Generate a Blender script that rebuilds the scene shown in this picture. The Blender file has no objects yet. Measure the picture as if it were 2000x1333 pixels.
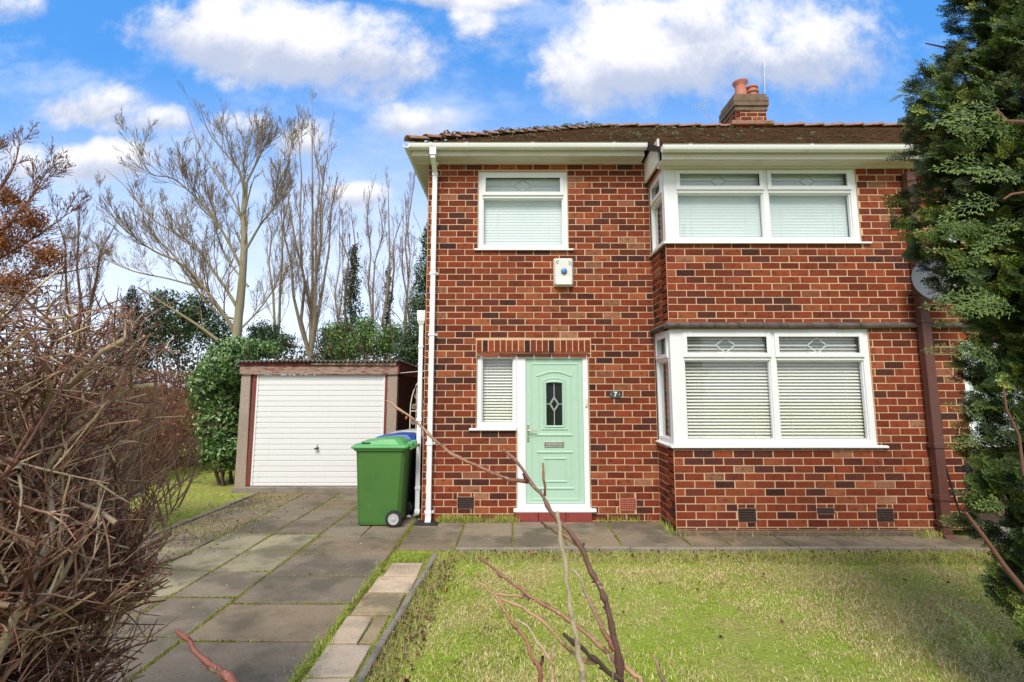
import bpy, bmesh, math, random
import numpy as np
from mathutils import Vector, Matrix
R = math.radians
random.seed(7); rng = np.random.default_rng(7)
S = bpy.context.scene
col = S.collection
# ------------------------------------------------------------------ camera
CAMH = 1.72; PITCH = R(7.125); FPX = 980.0; CX = 1000.0; CY = 637.0
cd = bpy.data.cameras.new('camera'); cam = bpy.data.objects.new('camera', cd); col.objects.link(cam)
cam.location = (0, 0, CAMH); cam.rotation_euler = (R(90)+PITCH, 0, 0)
cd.sensor_width = 36; cd.lens = FPX/2000*36; cd.shift_y = -(666.5-CY)/2000; cd.clip_start = .05; cd.clip_end = 2000
S.camera = cam
# ------------------------------------------------------------------ exposure, sun, sky
S.view_settings.view_transform = 'Standard'; S.view_settings.look = 'None'
S.view_settings.exposure = 0.82; S.view_settings.gamma = 1; S.view_settings.use_curve_mapping = False
SUN_EL = R(50); SUN_AZ = R(192)      # azimuth clockwise from +Y
sd = bpy.data.lights.new('sun', 'SUN'); sun = bpy.data.objects.new('sun', sd); col.objects.link(sun)
sd.energy = 2.3; sd.angle = R(24); sd.color = (1, .95, .86)
sdir = Vector((math.sin(SUN_AZ)*math.cos(SUN_EL), math.cos(SUN_AZ)*math.cos(SUN_EL), math.sin(SUN_EL)))
sun.rotation_euler = sdir.to_track_quat('Z', 'Y').to_euler()
sun.location = sdir*30

def ray(x, y):
    a = (x-CX)/FPX; b = (CY-y)/FPX
    return Vector((a, math.cos(PITCH)-b*math.sin(PITCH), math.sin(PITCH)+b*math.cos(PITCH)))
def at(x, y, Y):
    r = ray(x, y); t = Y/r.y
    return Vector((r.x*t, Y, CAMH+r.z*t))

class NT:
    def __init__(s, tree): s.t = tree; s.t.nodes.clear()
    def n(s, typ, **kw):
        nd = s.t.nodes.new(typ)
        for k, v in kw.items():
            if k.startswith('i_'):
                key = k[2:]; key = int(key) if key.isdigit() else key.replace('_', ' ')
                inp = nd.inputs[key]
                if isinstance(v, bpy.types.NodeSocket): s.t.links.new(v, inp)
                else: inp.default_value = v
            else: setattr(nd, k, v)
        return nd
    def math(s, op, a, b=0.0, c=None, clamp=False):
        kw = dict(operation=op, use_clamp=clamp, i_0=a, i_1=b)
        if c is not None: kw['i_2'] = c
        return s.n('ShaderNodeMath', **kw).outputs[0]
    def mix(s, f, a, b, bt='MIX'):
        nd = s.t.nodes.new('ShaderNodeMix'); nd.data_type = 'RGBA'; nd.blend_type = bt
        for i, v in ((0, f), (6, a), (7, b)):
            if isinstance(v, bpy.types.NodeSocket): s.t.links.new(v, nd.inputs[i])
            else: nd.inputs[i].default_value = v if i == 0 else (*v[:3], 1)
        return nd.outputs[2]
    def smooth(s, v, lo, hi):
        return s.n('ShaderNodeMapRange', interpolation_type='SMOOTHSTEP', i_0=v, i_1=lo, i_2=hi, i_3=0.0, i_4=1.0).outputs[0]
    def noise(s, vec, scale, detail=5, rough=.6, dist=0.0):
        return s.n('ShaderNodeTexNoise', i_Vector=vec, i_Scale=scale, i_Detail=detail, i_Roughness=rough, i_Distortion=dist).outputs[0]

# world: Nishita sky with cumulus placed by direction
W = bpy.data.worlds.new('World'); S.world = W; W.use_nodes = True
w = NT(W.node_tree)
sky = w.n('ShaderNodeTexSky', sky_type='NISHITA', sun_disc=False, sun_elevation=SUN_EL, sun_rotation=SUN_AZ, altitude=50, air_density=1.0, dust_density=.25, ozone_density=2.2)
tc = w.n('ShaderNodeTexCoord').outputs['Generated']
sep = w.n('ShaderNodeSeparateXYZ', i_0=tc)
yy = w.math('MAXIMUM', w.math('ABSOLUTE', sep.outputs[1]), .12)
u = w.math('DIVIDE', sep.outputs[0], yy); v = w.math('DIVIDE', sep.outputs[2], yy)
uv = w.n('ShaderNodeCombineXYZ', i_0=u, i_1=v, i_2=sep.outputs[1]).outputs[0]
n1 = w.n('ShaderNodeTexNoise', i_Vector=uv, i_Scale=2.6, i_Detail=8.0, i_Roughness=.6)
n2 = w.noise(uv, 11.0, 9, .64)
wv = w.n('ShaderNodeVectorMath', operation='MULTIPLY_ADD', i_0=n1.outputs['Color'], i_1=(.16, .10, 0), i_2=uv).outputs[0]
sw = w.n('ShaderNodeSeparateXYZ', i_0=wv)
clouds = [  # pixel-direction centre, radii, weight
 (390, 70, 160, 78, 1), (560, 95, 190, 88, 1), (700, 115, 160, 85, 1), (190, 205, 105, 42, .9), (290, 240, 90, 34, .85), (205, 320, 120, 45, .9),
 (1190, 140, 150, 100, 1), (1380, 100, 220, 130, 1), (1570, 120, 180, 120, 1), (1330, 30, 200, 60, .8), (810, 235, 90, 42, .8),
 (880, 0, 170, 24, .75), (10, 20, 75, 45, .7), (590, 275, 85, 40, .8), (700, 378, 60, 26, .8), (450, 250, 80, 28, .7), (940, 60, 60, 60, .35), (970, 262, 60, 18, .7), (60, 330, 60, 40, .6)]
fld = None; shade = None
for cx, cy, rx, ry, wt in clouds:
    c0 = ray(cx, cy); c0 = (c0.x/c0.y, c0.z/c0.y); c1 = ray(cx+rx, cy); c2 = ray(cx, cy-ry)
    ru = abs(c1.x/c1.y-c0[0])*1.2; rv = abs(c2.z/c2.y-c0[1])*1.3
    du = w.math('DIVIDE', w.math('SUBTRACT', sw.outputs[0], c0[0]+.08), ru)
    dv = w.math('DIVIDE', w.math('SUBTRACT', sw.outputs[1], c0[1]+.05), rv)
    # flatter base: stretch the distance below the centre
    dvb = w.math('MULTIPLY', w.math('MINIMUM', dv, 0), .35)
    d2 = w.math('ADD', w.math('POWER', w.math('ABSOLUTE', du), 2.0), w.math('POWER', w.math('ABSOLUTE', w.math('ADD', dv, dvb)), 2.0))
    f = w.math('MULTIPLY', w.math('SUBTRACT', 1.0, d2), wt)
    sh = w.math('MULTIPLY', w.math('MAXIMUM', f, 0), w.math('ADD', dv, 0))
    fld = f if fld is None else w.math('MAXIMUM', fld, f)
    shade = sh if shade is None else w.math('ADD', shade, sh)
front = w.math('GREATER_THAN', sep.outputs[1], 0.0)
fld = w.math('ADD', w.math('MULTIPLY', w.math('MAXIMUM', fld, -1.2), front), w.math('MULTIPLY', w.math('SUBTRACT', 1.0, front), .75))  # behind the camera: unseen cloud cover added to give neutral soft light
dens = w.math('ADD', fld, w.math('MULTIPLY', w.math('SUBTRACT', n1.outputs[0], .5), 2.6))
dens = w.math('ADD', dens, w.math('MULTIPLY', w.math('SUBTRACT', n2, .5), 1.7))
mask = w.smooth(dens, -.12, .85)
hz = w.smooth(v, .74, .02)                              # towards the horizon the sky goes milky
hz = w.math('MULTIPLY', hz, w.math('ADD', .55, w.math('MULTIPLY', n1.outputs[0], .7)))
top = w.math('ADD', .36, w.math('MULTIPLY', shade, 1.5))
lum = w.math('ADD', top, w.math('MULTIPLY', w.math('SUBTRACT', n2, .5), 1.6))
lum = w.math('ADD', lum, w.math('MULTIPLY', w.math('SUBTRACT', n1.outputs[0], .5), .9))
lum = w.smooth(lum, -.05, .95)
ccol = w.mix(lum, (3.9, 4.35, 5.5), (7.3, 7.2, 7.3))
hs = w.n('ShaderNodeHueSaturation', i_Saturation=1.22, i_Value=1.0, i_Color=sky.outputs[0]).outputs[0]
base = w.mix(.5, hs, (.8, 3.6, 9.4))
veil = w.math('MULTIPLY', w.smooth(w.noise(w.n('ShaderNodeMapping', i_Vector=uv, i_Scale=(1, 1.8, 1)).outputs[0], 3.1, 8, .62), .46, .74), .42)
base = w.mix(veil, base, (6.6, 7.0, 7.9))
base = w.mix(w.math('MULTIPLY', hz, .95, clamp=True), base, (7.4, 7.9, 8.8))
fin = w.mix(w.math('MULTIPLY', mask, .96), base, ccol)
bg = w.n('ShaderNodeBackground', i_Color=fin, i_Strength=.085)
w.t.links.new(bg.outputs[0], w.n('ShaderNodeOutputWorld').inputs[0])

# ------------------------------------------------------------------ materials
def mat(name, base=(.5, .5, .5), rough=.6, layers=(), bump=None, attr=False, spec=.5, metal=0, trans=0, bump2=None, coat=0):
    """layers: (colour, scale, lo, hi, amount[, stretch])"""
    m = bpy.data.materials.new(name); m.use_nodes = True
    t = NT(m.node_tree); oc = t.n('ShaderNodeTexCoord').outputs['Object']
    if attr:
        c = t.n('ShaderNodeAttribute', attribute_name='tone').outputs['Color']
    else:
        rgb = t.n('ShaderNodeRGB'); rgb.outputs[0].default_value = (*base, 1); c = rgb.outputs[0]
    for ly in layers:
        cc, sc, lo, hi, am = ly[:5]; vec = oc
        if len(ly) > 5: vec = t.n('ShaderNodeMapping', i_Vector=oc, i_Scale=ly[5]).outputs[0]
        f = t.math('MULTIPLY', t.smooth(t.noise(vec, sc), lo, hi), am)
        c = t.mix(f, c, cc)
    b = t.n('ShaderNodeBsdfPrincipled', i_Base_Color=c, i_Roughness=rough, i_Metallic=metal)
    b.inputs['Specular IOR Level'].default_value = spec
    if coat: b.inputs['Coat Weight'].default_value = coat; b.inputs['Coat Roughness'].default_value = .1
    nrm = None
    for bp in (bump, bump2):
        if bp:
            kw = dict(i_Height=t.noise(oc, bp[0], 6, .65), i_Strength=bp[1], i_Distance=bp[2])
            if nrm is not None: kw['i_Normal'] = nrm
            nrm = t.n('ShaderNodeBump', **kw).outputs[0]
    if nrm is not None: t.t.links.new(nrm, b.inputs['Normal'])
    sh = b.outputs[0]
    if trans:
        tr = t.n('ShaderNodeBsdfTranslucent', i_Color=c)
        mx = t.n('ShaderNodeMixShader', i_0=trans); t.t.links.new(sh, mx.inputs[1]); t.t.links.new(tr.outputs[0], mx.inputs[2]); sh = mx.outputs[0]
    t.t.links.new(sh, t.n('ShaderNodeOutputMaterial').inputs[0])
    return m
def glassmat(name, tint, refl=.10, rough=.0, alpha=.0, dark=(.02, .02, .02)):
    m = bpy.data.materials.new(name); m.use_nodes = True; t = NT(m.node_tree)
    fc = t.n('ShaderNodeLayerWeight', i_Blend=.5).outputs['Facing']
    f = t.math('ADD', t.math('MULTIPLY', t.math('POWER', fc, 4.0), .8), refl, clamp=True)
    tr = t.n('ShaderNodeBsdfTransparent', i_Color=(*tint, 1))
    base = tr.outputs[0]
    if alpha:
        df = t.n('ShaderNodeBsdfDiffuse', i_Color=(*dark, 1)); m1 = t.n('ShaderNodeMixShader', i_0=alpha)
        t.t.links.new(base, m1.inputs[1]); t.t.links.new(df.outputs[0], m1.inputs[2]); base = m1.outputs[0]
    gl = t.n('ShaderNodeBsdfGlossy', i_Roughness=rough)
    m2 = t.n('ShaderNodeMixShader', i_0=f); t.t.links.new(base, m2.inputs[1]); t.t.links.new(gl.outputs[0], m2.inputs[2])
    t.t.links.new(m2.outputs[0], t.n('ShaderNodeOutputMaterial').inputs[0]); return m

M = {}
M['brick'] = mat('brick', attr=True, rough=.85, spec=.15, layers=[((.17, .030, .016), 14, .45, .75, .45), ((.045, .022, .02), 16, .50, .72, .6), ((.50, .36, .26), 60, .70, .78, .35), ((.30, .10, .055), 35, .58, .8, .35), ((.035, .02, .018), 1.3, .5, .8, .28)], bump=(90, .55, .004))
M['mortar'] = mat('mortar', (.64, .44, .27), .95, [((.52, .34, .21), 6, .4, .7, .6), ((.66, .48, .33), 40, .5, .75, .4), ((.20, .13, .09), 1.2, .5, .8, .4)], bump=(160, .7, .003), spec=.2)
M['upvc'] = mat('upvc', (.80, .81, .83), .32, [((.62, .64, .62), 3, .55, .8, .18)], spec=.5)
M['gutter'] = mat('gutter_plastic', (.78, .79, .77), .4, [((.50, .50, .43), 3.5, .5, .75, .35, (.5, 3, 3)), ((.32, .33, .25), 22, .6, .8, .25)], spec=.4)
M['fascia'] = mat('fascia_paint', (.66, .61, .55), .55, [((.34, .33, .25), 5, .5, .8, .5, (.4, 2, 2)), ((.75, .72, .68), 20, .5, .8, .3)], spec=.4)
M['glass'] = glassmat('window_glass', (1, 1, 1), .06)
M['frost'] = glassmat('tinted_glass', (.55, .62, .60), .02, .05, .25, (.05, .06, .06))
M['blind'] = mat('blind_slats', (.86, .88, .80), .5, [((.76, .78, .70), 4, .4, .7, .3)])
M['blind_up'] = mat('blind_slats_pale', (.66, .77, .745), .5, [((.60, .71, .68), 2, .4, .7, .3)])
M['lead'] = mat('lead_strip', (.22, .27, .26), .5, metal=.3)
M['leadlight'] = mat('lead_strip_pale', (.62, .72, .69), .35, metal=.2)
M['door'] = mat('sage_door', (.42, .61, .475), .42, [((.39, .58, .45), 8, .4, .7, .5)], spec=.45)
M['steel'] = mat('brushed_steel', (.55, .54, .52), .3, metal=.85, layers=[((.3, .3, .3), 30, .5, .8, .4)])
M['black'] = mat('black_rubber', (.018, .018, .02), .6, [((.07, .065, .06), 30, .5, .8, .5)])
M['dark'] = mat('void_shade', (.012, .012, .013), .9)  # near-black standing in for unlit depth behind door glass, air bricks and slits
M['red_paint'] = mat('red_step_paint', (.26, .045, .035), .6, [((.14, .03, .025), 12, .45, .75, .6), ((.35, .12, .09), 50, .6, .8, .4)], bump=(60, .4, .004))
M['terracotta'] = mat('terracotta', (.42, .13, .08), .8, [((.25, .09, .06), 12, .45, .75, .6)], bump=(50, .4, .004))
M['darkbrick'] = mat('dark_clay', (.06, .035, .03), .85, [((.12, .08, .06), 20, .5, .8, .4)])
M['pot'] = mat('pot_clay', (.52, .19, .13), .75, [((.30, .13, .10), 6, .5, .8, .5), ((.72, .40, .33), 14, .5, .8, .4)], bump=(50, .3, .004))
M['cement'] = mat('weathered_cement', (.20, .13, .09), .95, [((.07, .07, .04), 8, .45, .7, .7), ((.28, .22, .17), 20, .55, .8, .5), ((.10, .12, .03), 5, .55, .7, .5)], bump=(40, .8, .02))
M['band'] = mat('band_tile', (.11, .085, .07), .9, [((.035, .03, .028), 8, .4, .7, .7), ((.35, .30, .25), 30, .66, .75, .6)], bump=(60, .7, .006))
M['tile'] = mat('roof_tile', attr=True, rough=.95, layers=[((.035, .03, .02), 7, .45, .75, .5), ((.24, .22, .16), 45, .70, .76, .8), ((.09, .10, .025), 5, .60, .75, .6), ((.26, .10, .07), 3, .6, .85, .4)], bump=(60, .8, .01), spec=.2)
M['hip'] = mat('hip_tile', (.34, .18, .125), .9, [((.11, .12, .03), 6, .50, .68, .8), ((.13, .08, .055), 11, .45, .75, .6), ((.50, .38, .30), 25, .6, .8, .4)], bump=(50, .8, .01), spec=.2)
M['slab'] = mat('paving_slab', attr=True, rough=.93, layers=[((.10, .083, .062), 2.2, .45, .75, .55), ((.30, .265, .22), 7, .5, .8, .45), ((.34, .31, .27), 70, .68, .76, .5), ((.075, .072, .03), 3.1, .55, .75, .45), ((.03, .028, .025), 45, .56, .72, .5), ((.075, .07, .05), 1.3, .46, .60, .55), ((.42, .40, .35), 24, .66, .72, .5)], bump=(130, .7, .006), bump2=(12, .35, .02), spec=.1)
M['kerb'] = mat('kerb_concrete', (.26, .22, .18), .95, [((.10, .09, .06), 5, .45, .7, .7), ((.36, .31, .26), 30, .5, .8, .5), ((.10, .12, .03), 8, .6, .75, .5)], bump=(70, .9, .01), spec=.2)
M['soil'] = mat('soil', (.10, .075, .045), .98, [((.13, .15, .03), 4, .4, .7, .7), ((.05, .035, .02), 20, .45, .75, .7)], bump=(60, .9, .02), spec=.1)
M['ground'] = mat('ground_turf', (.27, .33, .055), .98, [((.36, .29, .12), 1.6, .42, .68, .75), ((.12, .17, .03), 5, .5, .8, .5), ((.07, .05, .025), 13, .55, .75, .55)], bump=(30, .9, .03), spec=.1)
M['mosspad'] = mat('joint_moss', (.24, .26, .045), .98, [((.08, .07, .035), 7, .45, .65, .85), ((.26, .25, .06), 25, .5, .8, .5)], bump=(90, .9, .01), spec=.1)
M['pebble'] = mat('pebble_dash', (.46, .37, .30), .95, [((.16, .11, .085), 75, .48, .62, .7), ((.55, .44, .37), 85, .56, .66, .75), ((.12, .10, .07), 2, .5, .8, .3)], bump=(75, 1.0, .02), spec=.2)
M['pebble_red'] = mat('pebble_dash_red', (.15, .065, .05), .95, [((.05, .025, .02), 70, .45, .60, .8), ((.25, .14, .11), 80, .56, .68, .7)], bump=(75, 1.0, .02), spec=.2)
M['gdoor'] = mat('garage_door_paint', (.76, .76, .75), .4, [((.60, .58, .52), 5, .56, .8, .4, (4, 4, .35)), ((.68, .67, .64), 2.5, .5, .8, .25, (1, 1, 3))], spec=.45)
M['oldwood'] = mat('peeling_wood', (.34, .24, .19), .9, [((.20, .035, .025), 7, .52, .60, .85, (1, 4, 5)), ((.16, .11, .085), 20, .45, .7, .6, (.3, 4, 6)), ((.50, .42, .35), 12, .6, .8, .5, (.5, 4, 5))], bump=(30, .8, .01))
M['redwood'] = mat('red_board', (.20, .04, .028), .8, [((.09, .05, .035), 14, .45, .7, .6, (.4, 3, 3)), ((.30, .09, .06), 30, .6, .8, .5)], bump=(30, .5, .01))
M['rawwood'] = mat('raw_timber', (.36, .26, .16), .9, [((.15, .11, .08), 20, .45, .7, .6, (.3, 4, 5))], bump=(30, .7, .01))
M['asbestos'] = mat('corrugated_cement', (.19, .18, .16), .95, [((.06, .065, .04), 5, .4, .7, .7), ((.30, .28, .25), 25, .6, .8, .5)], bump=(50, .6, .01))
M['pipebrown'] = mat('brown_pipe', (.115, .045, .035), .55, [((.07, .03, .025), 6, .45, .75, .5)], bump=(30, .2, .004))
M['bingreen'] = mat('bin_green', (.065, .175, .032), .5, [((.13, .20, .11), 9, .60, .70, .45, (3, 3, .5)), ((.035, .14, .035), 4, .45, .75, .6), ((.10, .28, .09), 30, .6, .8, .25)], bump=(200, .25, .002))
M['binlid'] = mat('bin_lid_green', (.09, .34, .10), .42, [((.07, .27, .08), 5, .45, .75, .5)], bump=(200, .2, .002))
M['binblue'] = mat('bin_blue', (.02, .075, .30), .42)
M['binnavy'] = mat('bin_navy', (.012, .016, .035), .5)
M['bingrey'] = mat('bin_grey', (.42, .43, .42), .5, [((.3, .3, .3), 8, .5, .8, .4)])
M['rim'] = mat('wheel_rim', (.45, .45, .44), .5, [((.25, .25, .24), 20, .5, .8, .4)])
M['iron'] = mat('cream_iron', (.62, .54, .42), .5, [((.28, .15, .08), 18, .62, .75, .6)])
M['plastic'] = mat('alarm_plastic', (.70, .69, .64), .45, [((.50, .48, .42), 4, .5, .8, .35)])
M['bluelens'] = mat('blue_lens', (.10, .22, .50), .25)
M['slate'] = mat('slate_plate', (.055, .07, .08), .5, bump=(60, .3, .003))
M['white'] = mat('white_enamel', (.85, .85, .83), .4)
M['dish'] = mat('dish_grey', (.075, .085, .095), .45, [((.10, .12, .12), 5, .45, .75, .4)])
M['alu'] = mat('aluminium_tube', (.55, .56, .58), .4, metal=.6)
M['fence'] = mat('fence_board', (.20, .16, .11), .95, [((.10, .08, .055), 20, .45, .7, .6, (4, .4, 4)), ((.14, .16, .08), 4, .5, .75, .4)], bump=(30, .7, .01))
M['conc'] = mat('pale_concrete', (.48, .47, .38), .9, [((.28, .30, .2), 5, .45, .75, .5)], bump=(60, .6, .01))
M['bark'] = mat('bark', attr=True, rough=.85, layers=[((.05, .04, .03), 30, .5, .75, .5, (1, 1, .4)), ((.13, .15, .06), 9, .6, .8, .5)], bump=(60, .5, .01), spec=.3)
M['twig'] = mat('twig_bark', attr=True, rough=.38, layers=[((.55, .45, .34), 60, .58, .72, .5), ((.035, .018, .014), 34, .5, .7, .65)], bump=(240, .8, .004), spec=.5)
M['leaf'] = mat('leaf', attr=True, rough=.35, spec=.5, trans=.18)
M['leafdull'] = mat('leaf_dull', attr=True, rough=.7, spec=.3, trans=.2)
M['cypress'] = mat('cypress_foliage', attr=True, rough=.65, spec=.25, trans=.04)
M['grass'] = mat('grass_blades', attr=True, rough=.6, spec=.25, trans=.3)
M['litter'] = mat('dead_leaf', attr=True, rough=.8, spec=.2, trans=.15)

# ------------------------------------------------------------------ mesh helpers
def tag(o, label=None, cat=None, group=None, kind=None):
    if label: o['label'] = label
    if cat: o['category'] = cat
    if group: o['group'] = group
    if kind: o['kind'] = kind
    return o
def empty(name, loc, label, cat, group=None):
    o = bpy.data.objects.new(name, None); col.objects.link(o); o.location = loc; o.empty_display_size = .2
    return tag(o, label, cat, group)
def attach(o, parent):
    if parent is not None:
        o.parent = parent
        if parent.type == 'EMPTY': o.matrix_parent_inverse = Matrix.Translation(-Vector(parent.location))
def npmesh(name, V, faces_flat, nper, mats, parent=None, tone=None, smooth=False, mi=None):
    """V (n,3); faces_flat int array; nper ints per face"""
    me = bpy.data.meshes.new(name); V = np.asarray(V, dtype=np.float32); F = np.asarray(faces_flat, dtype=np.int32).ravel()
    nper = np.asarray(nper, dtype=np.int32)
    me.vertices.add(len(V)); me.vertices.foreach_set('co', V.ravel())
    me.loops.add(len(F)); me.loops.foreach_set('vertex_index', F)
    st = np.concatenate([[0], np.cumsum(nper)[:-1]]).astype(np.int32)
    me.polygons.add(len(nper)); me.polygons.foreach_set('loop_start', st); me.polygons.foreach_set('loop_total', nper)
    if smooth: me.polygons.foreach_set('use_smooth', np.ones(len(nper), dtype=bool))
    if mi is not None: me.polygons.foreach_set('material_index', np.asarray(mi, dtype=np.int32))
    if tone is not None:
        a = me.color_attributes.new('tone', 'FLOAT_COLOR', 'POINT'); T = np.ones((len(V), 4), dtype=np.float32); T[:, :3] = tone
        a.data.foreach_set('color', T.ravel())
    me.update(calc_edges=True); me.validate()
    for m in (mats if isinstance(mats, (list, tuple)) else [mats]): me.materials.append(m)
    o = bpy.data.objects.new(name, me); col.objects.link(o); attach(o, parent); return o

class MB:
    def __init__(s, f=None): s.v = []; s.f = []; s.mi = []; s.tn = []; s.cur = 0; s.tone = (1, 1, 1); s.map = f or (lambda p: p)
    def add(s, vs, fs):
        b = len(s.v); s.v += [tuple(s.map(tuple(q))) for q in vs]; s.tn += [s.tone]*len(vs)
        s.f += [tuple(b+i for i in f) for f in fs]; s.mi += [s.cur]*len(fs); return s
    def box(s, x0, x1, y0, y1, z0, z1):
        return s.add([(x0,y0,z0),(x1,y0,z0),(x1,y1,z0),(x0,y1,z0),(x0,y0,z1),(x1,y0,z1),(x1,y1,z1),(x0,y1,z1)],
                     [(0,3,2,1),(4,5,6,7),(0,1,5,4),(1,2,6,5),(2,3,7,6),(3,0,4,7)])
    def loft(s, rings, cap=True):
        n = len(rings[0]); vs = [p for r in rings for p in r]; fs = []
        for k in range(len(rings)-1):
            for i in range(n): fs.append((k*n+i, k*n+(i+1) % n, (k+1)*n+(i+1) % n, (k+1)*n+i))
        if cap: fs.append(tuple(range(n))[::-1]); fs.append(tuple((len(rings)-1)*n+i for i in range(n)))
        return s.add(vs, fs)
    def extr(s, prof, axis, a, b, cap=True):
        """prof: list of 2-D points; axis 'x': (y,z) profile; 'y': (x,z); 'z': (x,y)"""
        def P(p, t): return {'x': (t, p[0], p[1]), 'y': (p[0], t, p[1]), 'z': (p[0], p[1], t)}[axis]
        return s.loft([[P(p, a) for p in prof], [P(p, b) for p in prof]], cap)
    def tube(s, pts, rad, n=10, cap=True):
        pts = [Vector(p) for p in pts]; rings = []
        if not isinstance(rad, (list, tuple)): rad = [rad]*len(pts)
        up = Vector((0, 0, 1))
        for i, p in enumerate(pts):
            d = (pts[min(i+1, len(pts)-1)]-pts[max(i-1, 0)]).normalized()
            a = up if abs(d.z) < .9 else Vector((1, 0, 0))
            e1 = d.cross(a).normalized(); e2 = d.cross(e1)
            rings.append([tuple(p+(e1*math.cos(t)+e2*math.sin(t))*rad[i]) for t in [2*math.pi*k/n for k in range(n)]])
        return s.loft(rings, cap)
    def lathe(s, prof, c, axis='z', n=24):
        """prof: (r, h) list"""
        rings = []
        for r, h in prof:
            ring = []
            for k in range(n):
                t = 2*math.pi*k/n; a, b = r*math.cos(t), r*math.sin(t)
                ring.append({'z': (c[0]+a, c[1]+b, c[2]+h), 'y': (c[0]+a, c[1]+h, c[2]+b), 'x': (c[0]+h, c[1]+a, c[2]+b)}[axis])
            rings.append(ring)
        return s.loft(rings, True)
    def build(s, name, mats, parent=None, bevel=0, smooth=False, seg=2, tones=False):
        me = bpy.data.meshes.new(name); me.from_pydata(s.v, [], s.f)
        for m in (mats if isinstance(mats, (list, tuple)) else [mats]): me.materials.append(m)
        me.polygons.foreach_set('material_index', s.mi)
        if tones:
            a = me.color_attributes.new('tone', 'FLOAT_COLOR', 'POINT')
            a.data.foreach_set('color', np.array([(*t, 1) for t in s.tn], dtype=np.float32).ravel())
        bm = bmesh.new(); bm.from_mesh(me); bmesh.ops.recalc_face_normals(bm, faces=bm.faces); bm.to_mesh(me); bm.free()
        o = bpy.data.objects.new(name, me); col.objects.link(o); attach(o, parent)
        if bevel:
            b = o.modifiers.new('bevel', 'BEVEL'); b.width = bevel; b.segments = seg; b.limit_method = 'ANGLE'; b.angle_limit = R(40)
        if smooth:
            me.polygons.foreach_set('use_smooth', [True]*len(me.polygons))
            try: me.set_sharp_from_angle(angle=R(35))
            except Exception: pass
        return o

# ------------------------------------------------------------------ brickwork
BH, BL, JT = .0893, .240, .0122
def brick_tone():
    r = random.random(); A = [(.225, .046, .020), (.155, .032, .016), (.085, .028, .022), (.31, .092, .040), (.30, .14, .08), (.052, .023, .021), (.265, .060, .026)]
    i = 0 if r < .30 else 1 if r < .48 else 2 if r < .62 else 3 if r < .72 else 4 if r < .77 else 5 if r < .87 else 6
    j = random.choice((0, 1, 6, i)); f = random.uniform(0, .55); c = tuple(p*(1-f)+q*f for p, q in zip(A[i], A[j]))
    k = random.uniform(.78, 1.2); return tuple(q*k for q in c)
def sub(iv, a, b):
    out = []
    for x0, x1 in iv:
        if b <= x0 or a >= x1: out.append((x0, x1)); continue
        if a > x0: out.append((x0, a))
        if b < x1: out.append((b, x1))
    return out
def brickwall(mb, mp, u0, u1, z0, z1, openings=(), shift=0., thick=.22, soldiers=(), dark=None):
    """mp(u, d, z) -> world, d outward. Mortar slab behind separate brick faces."""
    mb.map = lambda p: mp(*p)
    ops = list(openings)+list(soldiers)
    # backing in bands
    zs = sorted({z0, z1, *[min(max(q, z0), z1) for o in openings for q in o[2:4]]})
    mb.cur = 1; mb.tone = (1, 1, 1)
    for a, b in zip(zs[:-1], zs[1:]):
        iv = [(u0, u1)]
        for o in openings:
            if o[2] < (a+b)/2 < o[3]: iv = sub(iv, o[0], o[1])
        for p, q in iv: mb.box(p, q, -thick, 0, a, b)
    mb.cur = 0
    def one(a, b, c, d, tone=None):
        if b-a < .012 or d-c < .015: return
        e = .0028; pr = .0052+random.uniform(-.0014, .0014)
        j = lambda: random.uniform(-.0016, .0016)
        mb.tone = tone or brick_tone()
        a += j(); b += j(); c += j()*.8; d += j()*.8
        t1, t2 = random.uniform(-.0008, .0008), random.uniform(-.0008, .0008)
        mb.add([(a, 0, c), (b, 0, c), (b, 0, d), (a, 0, d), (a+e, pr+t1, c+e), (b-e, pr+t2, c+e), (b-e, pr-t1, d-e), (a+e, pr-t2, d-e)],
               [(4, 5, 6, 7), (0, 1, 5, 4), (1, 2, 6, 5), (2, 3, 7, 6), (3, 0, 4, 7)])
    row = int(math.floor(z0/BH))
    while row*BH < z1-.01:
        c = max(row*BH, z0); d = min((row+1)*BH, z1)
        iv = [(u0, u1)]; part = []
        for o in ops:
            if o[2] < d-.004 and o[3] > c+.004:
                iv = sub(iv, o[0], o[1])
                if o[2] > c+.02: part.append((o[0], o[1], c, o[2]))
                if o[3] < d-.02: part.append((o[0], o[1], o[3], d))
        off = (shift+(BL/2 if row % 2 else 0)) % BL
        segs = [(p, q, c, d) for p, q in iv]+part
        for p, q, cc, dd in segs:
            k = math.floor((p-off)/BL)
            while off+k*BL < q-.001:
                a = max(off+k*BL, p); b = min(off+(k+1)*BL, q)
                if b-a > .03: one(a+JT/2, b-JT/2, cc+JT/2, dd-JT/2)
                k += 1
        row += 1
    for o in soldiers:
        n = round((o[1]-o[0])/.0835); st = (o[1]-o[0])/n
        for k in range(n): one(o[0]+k*st+JT/2, o[0]+(k+1)*st-JT/2, o[2]+JT/2, o[3]-JT/2)
    mb.map = lambda p: p

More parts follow.
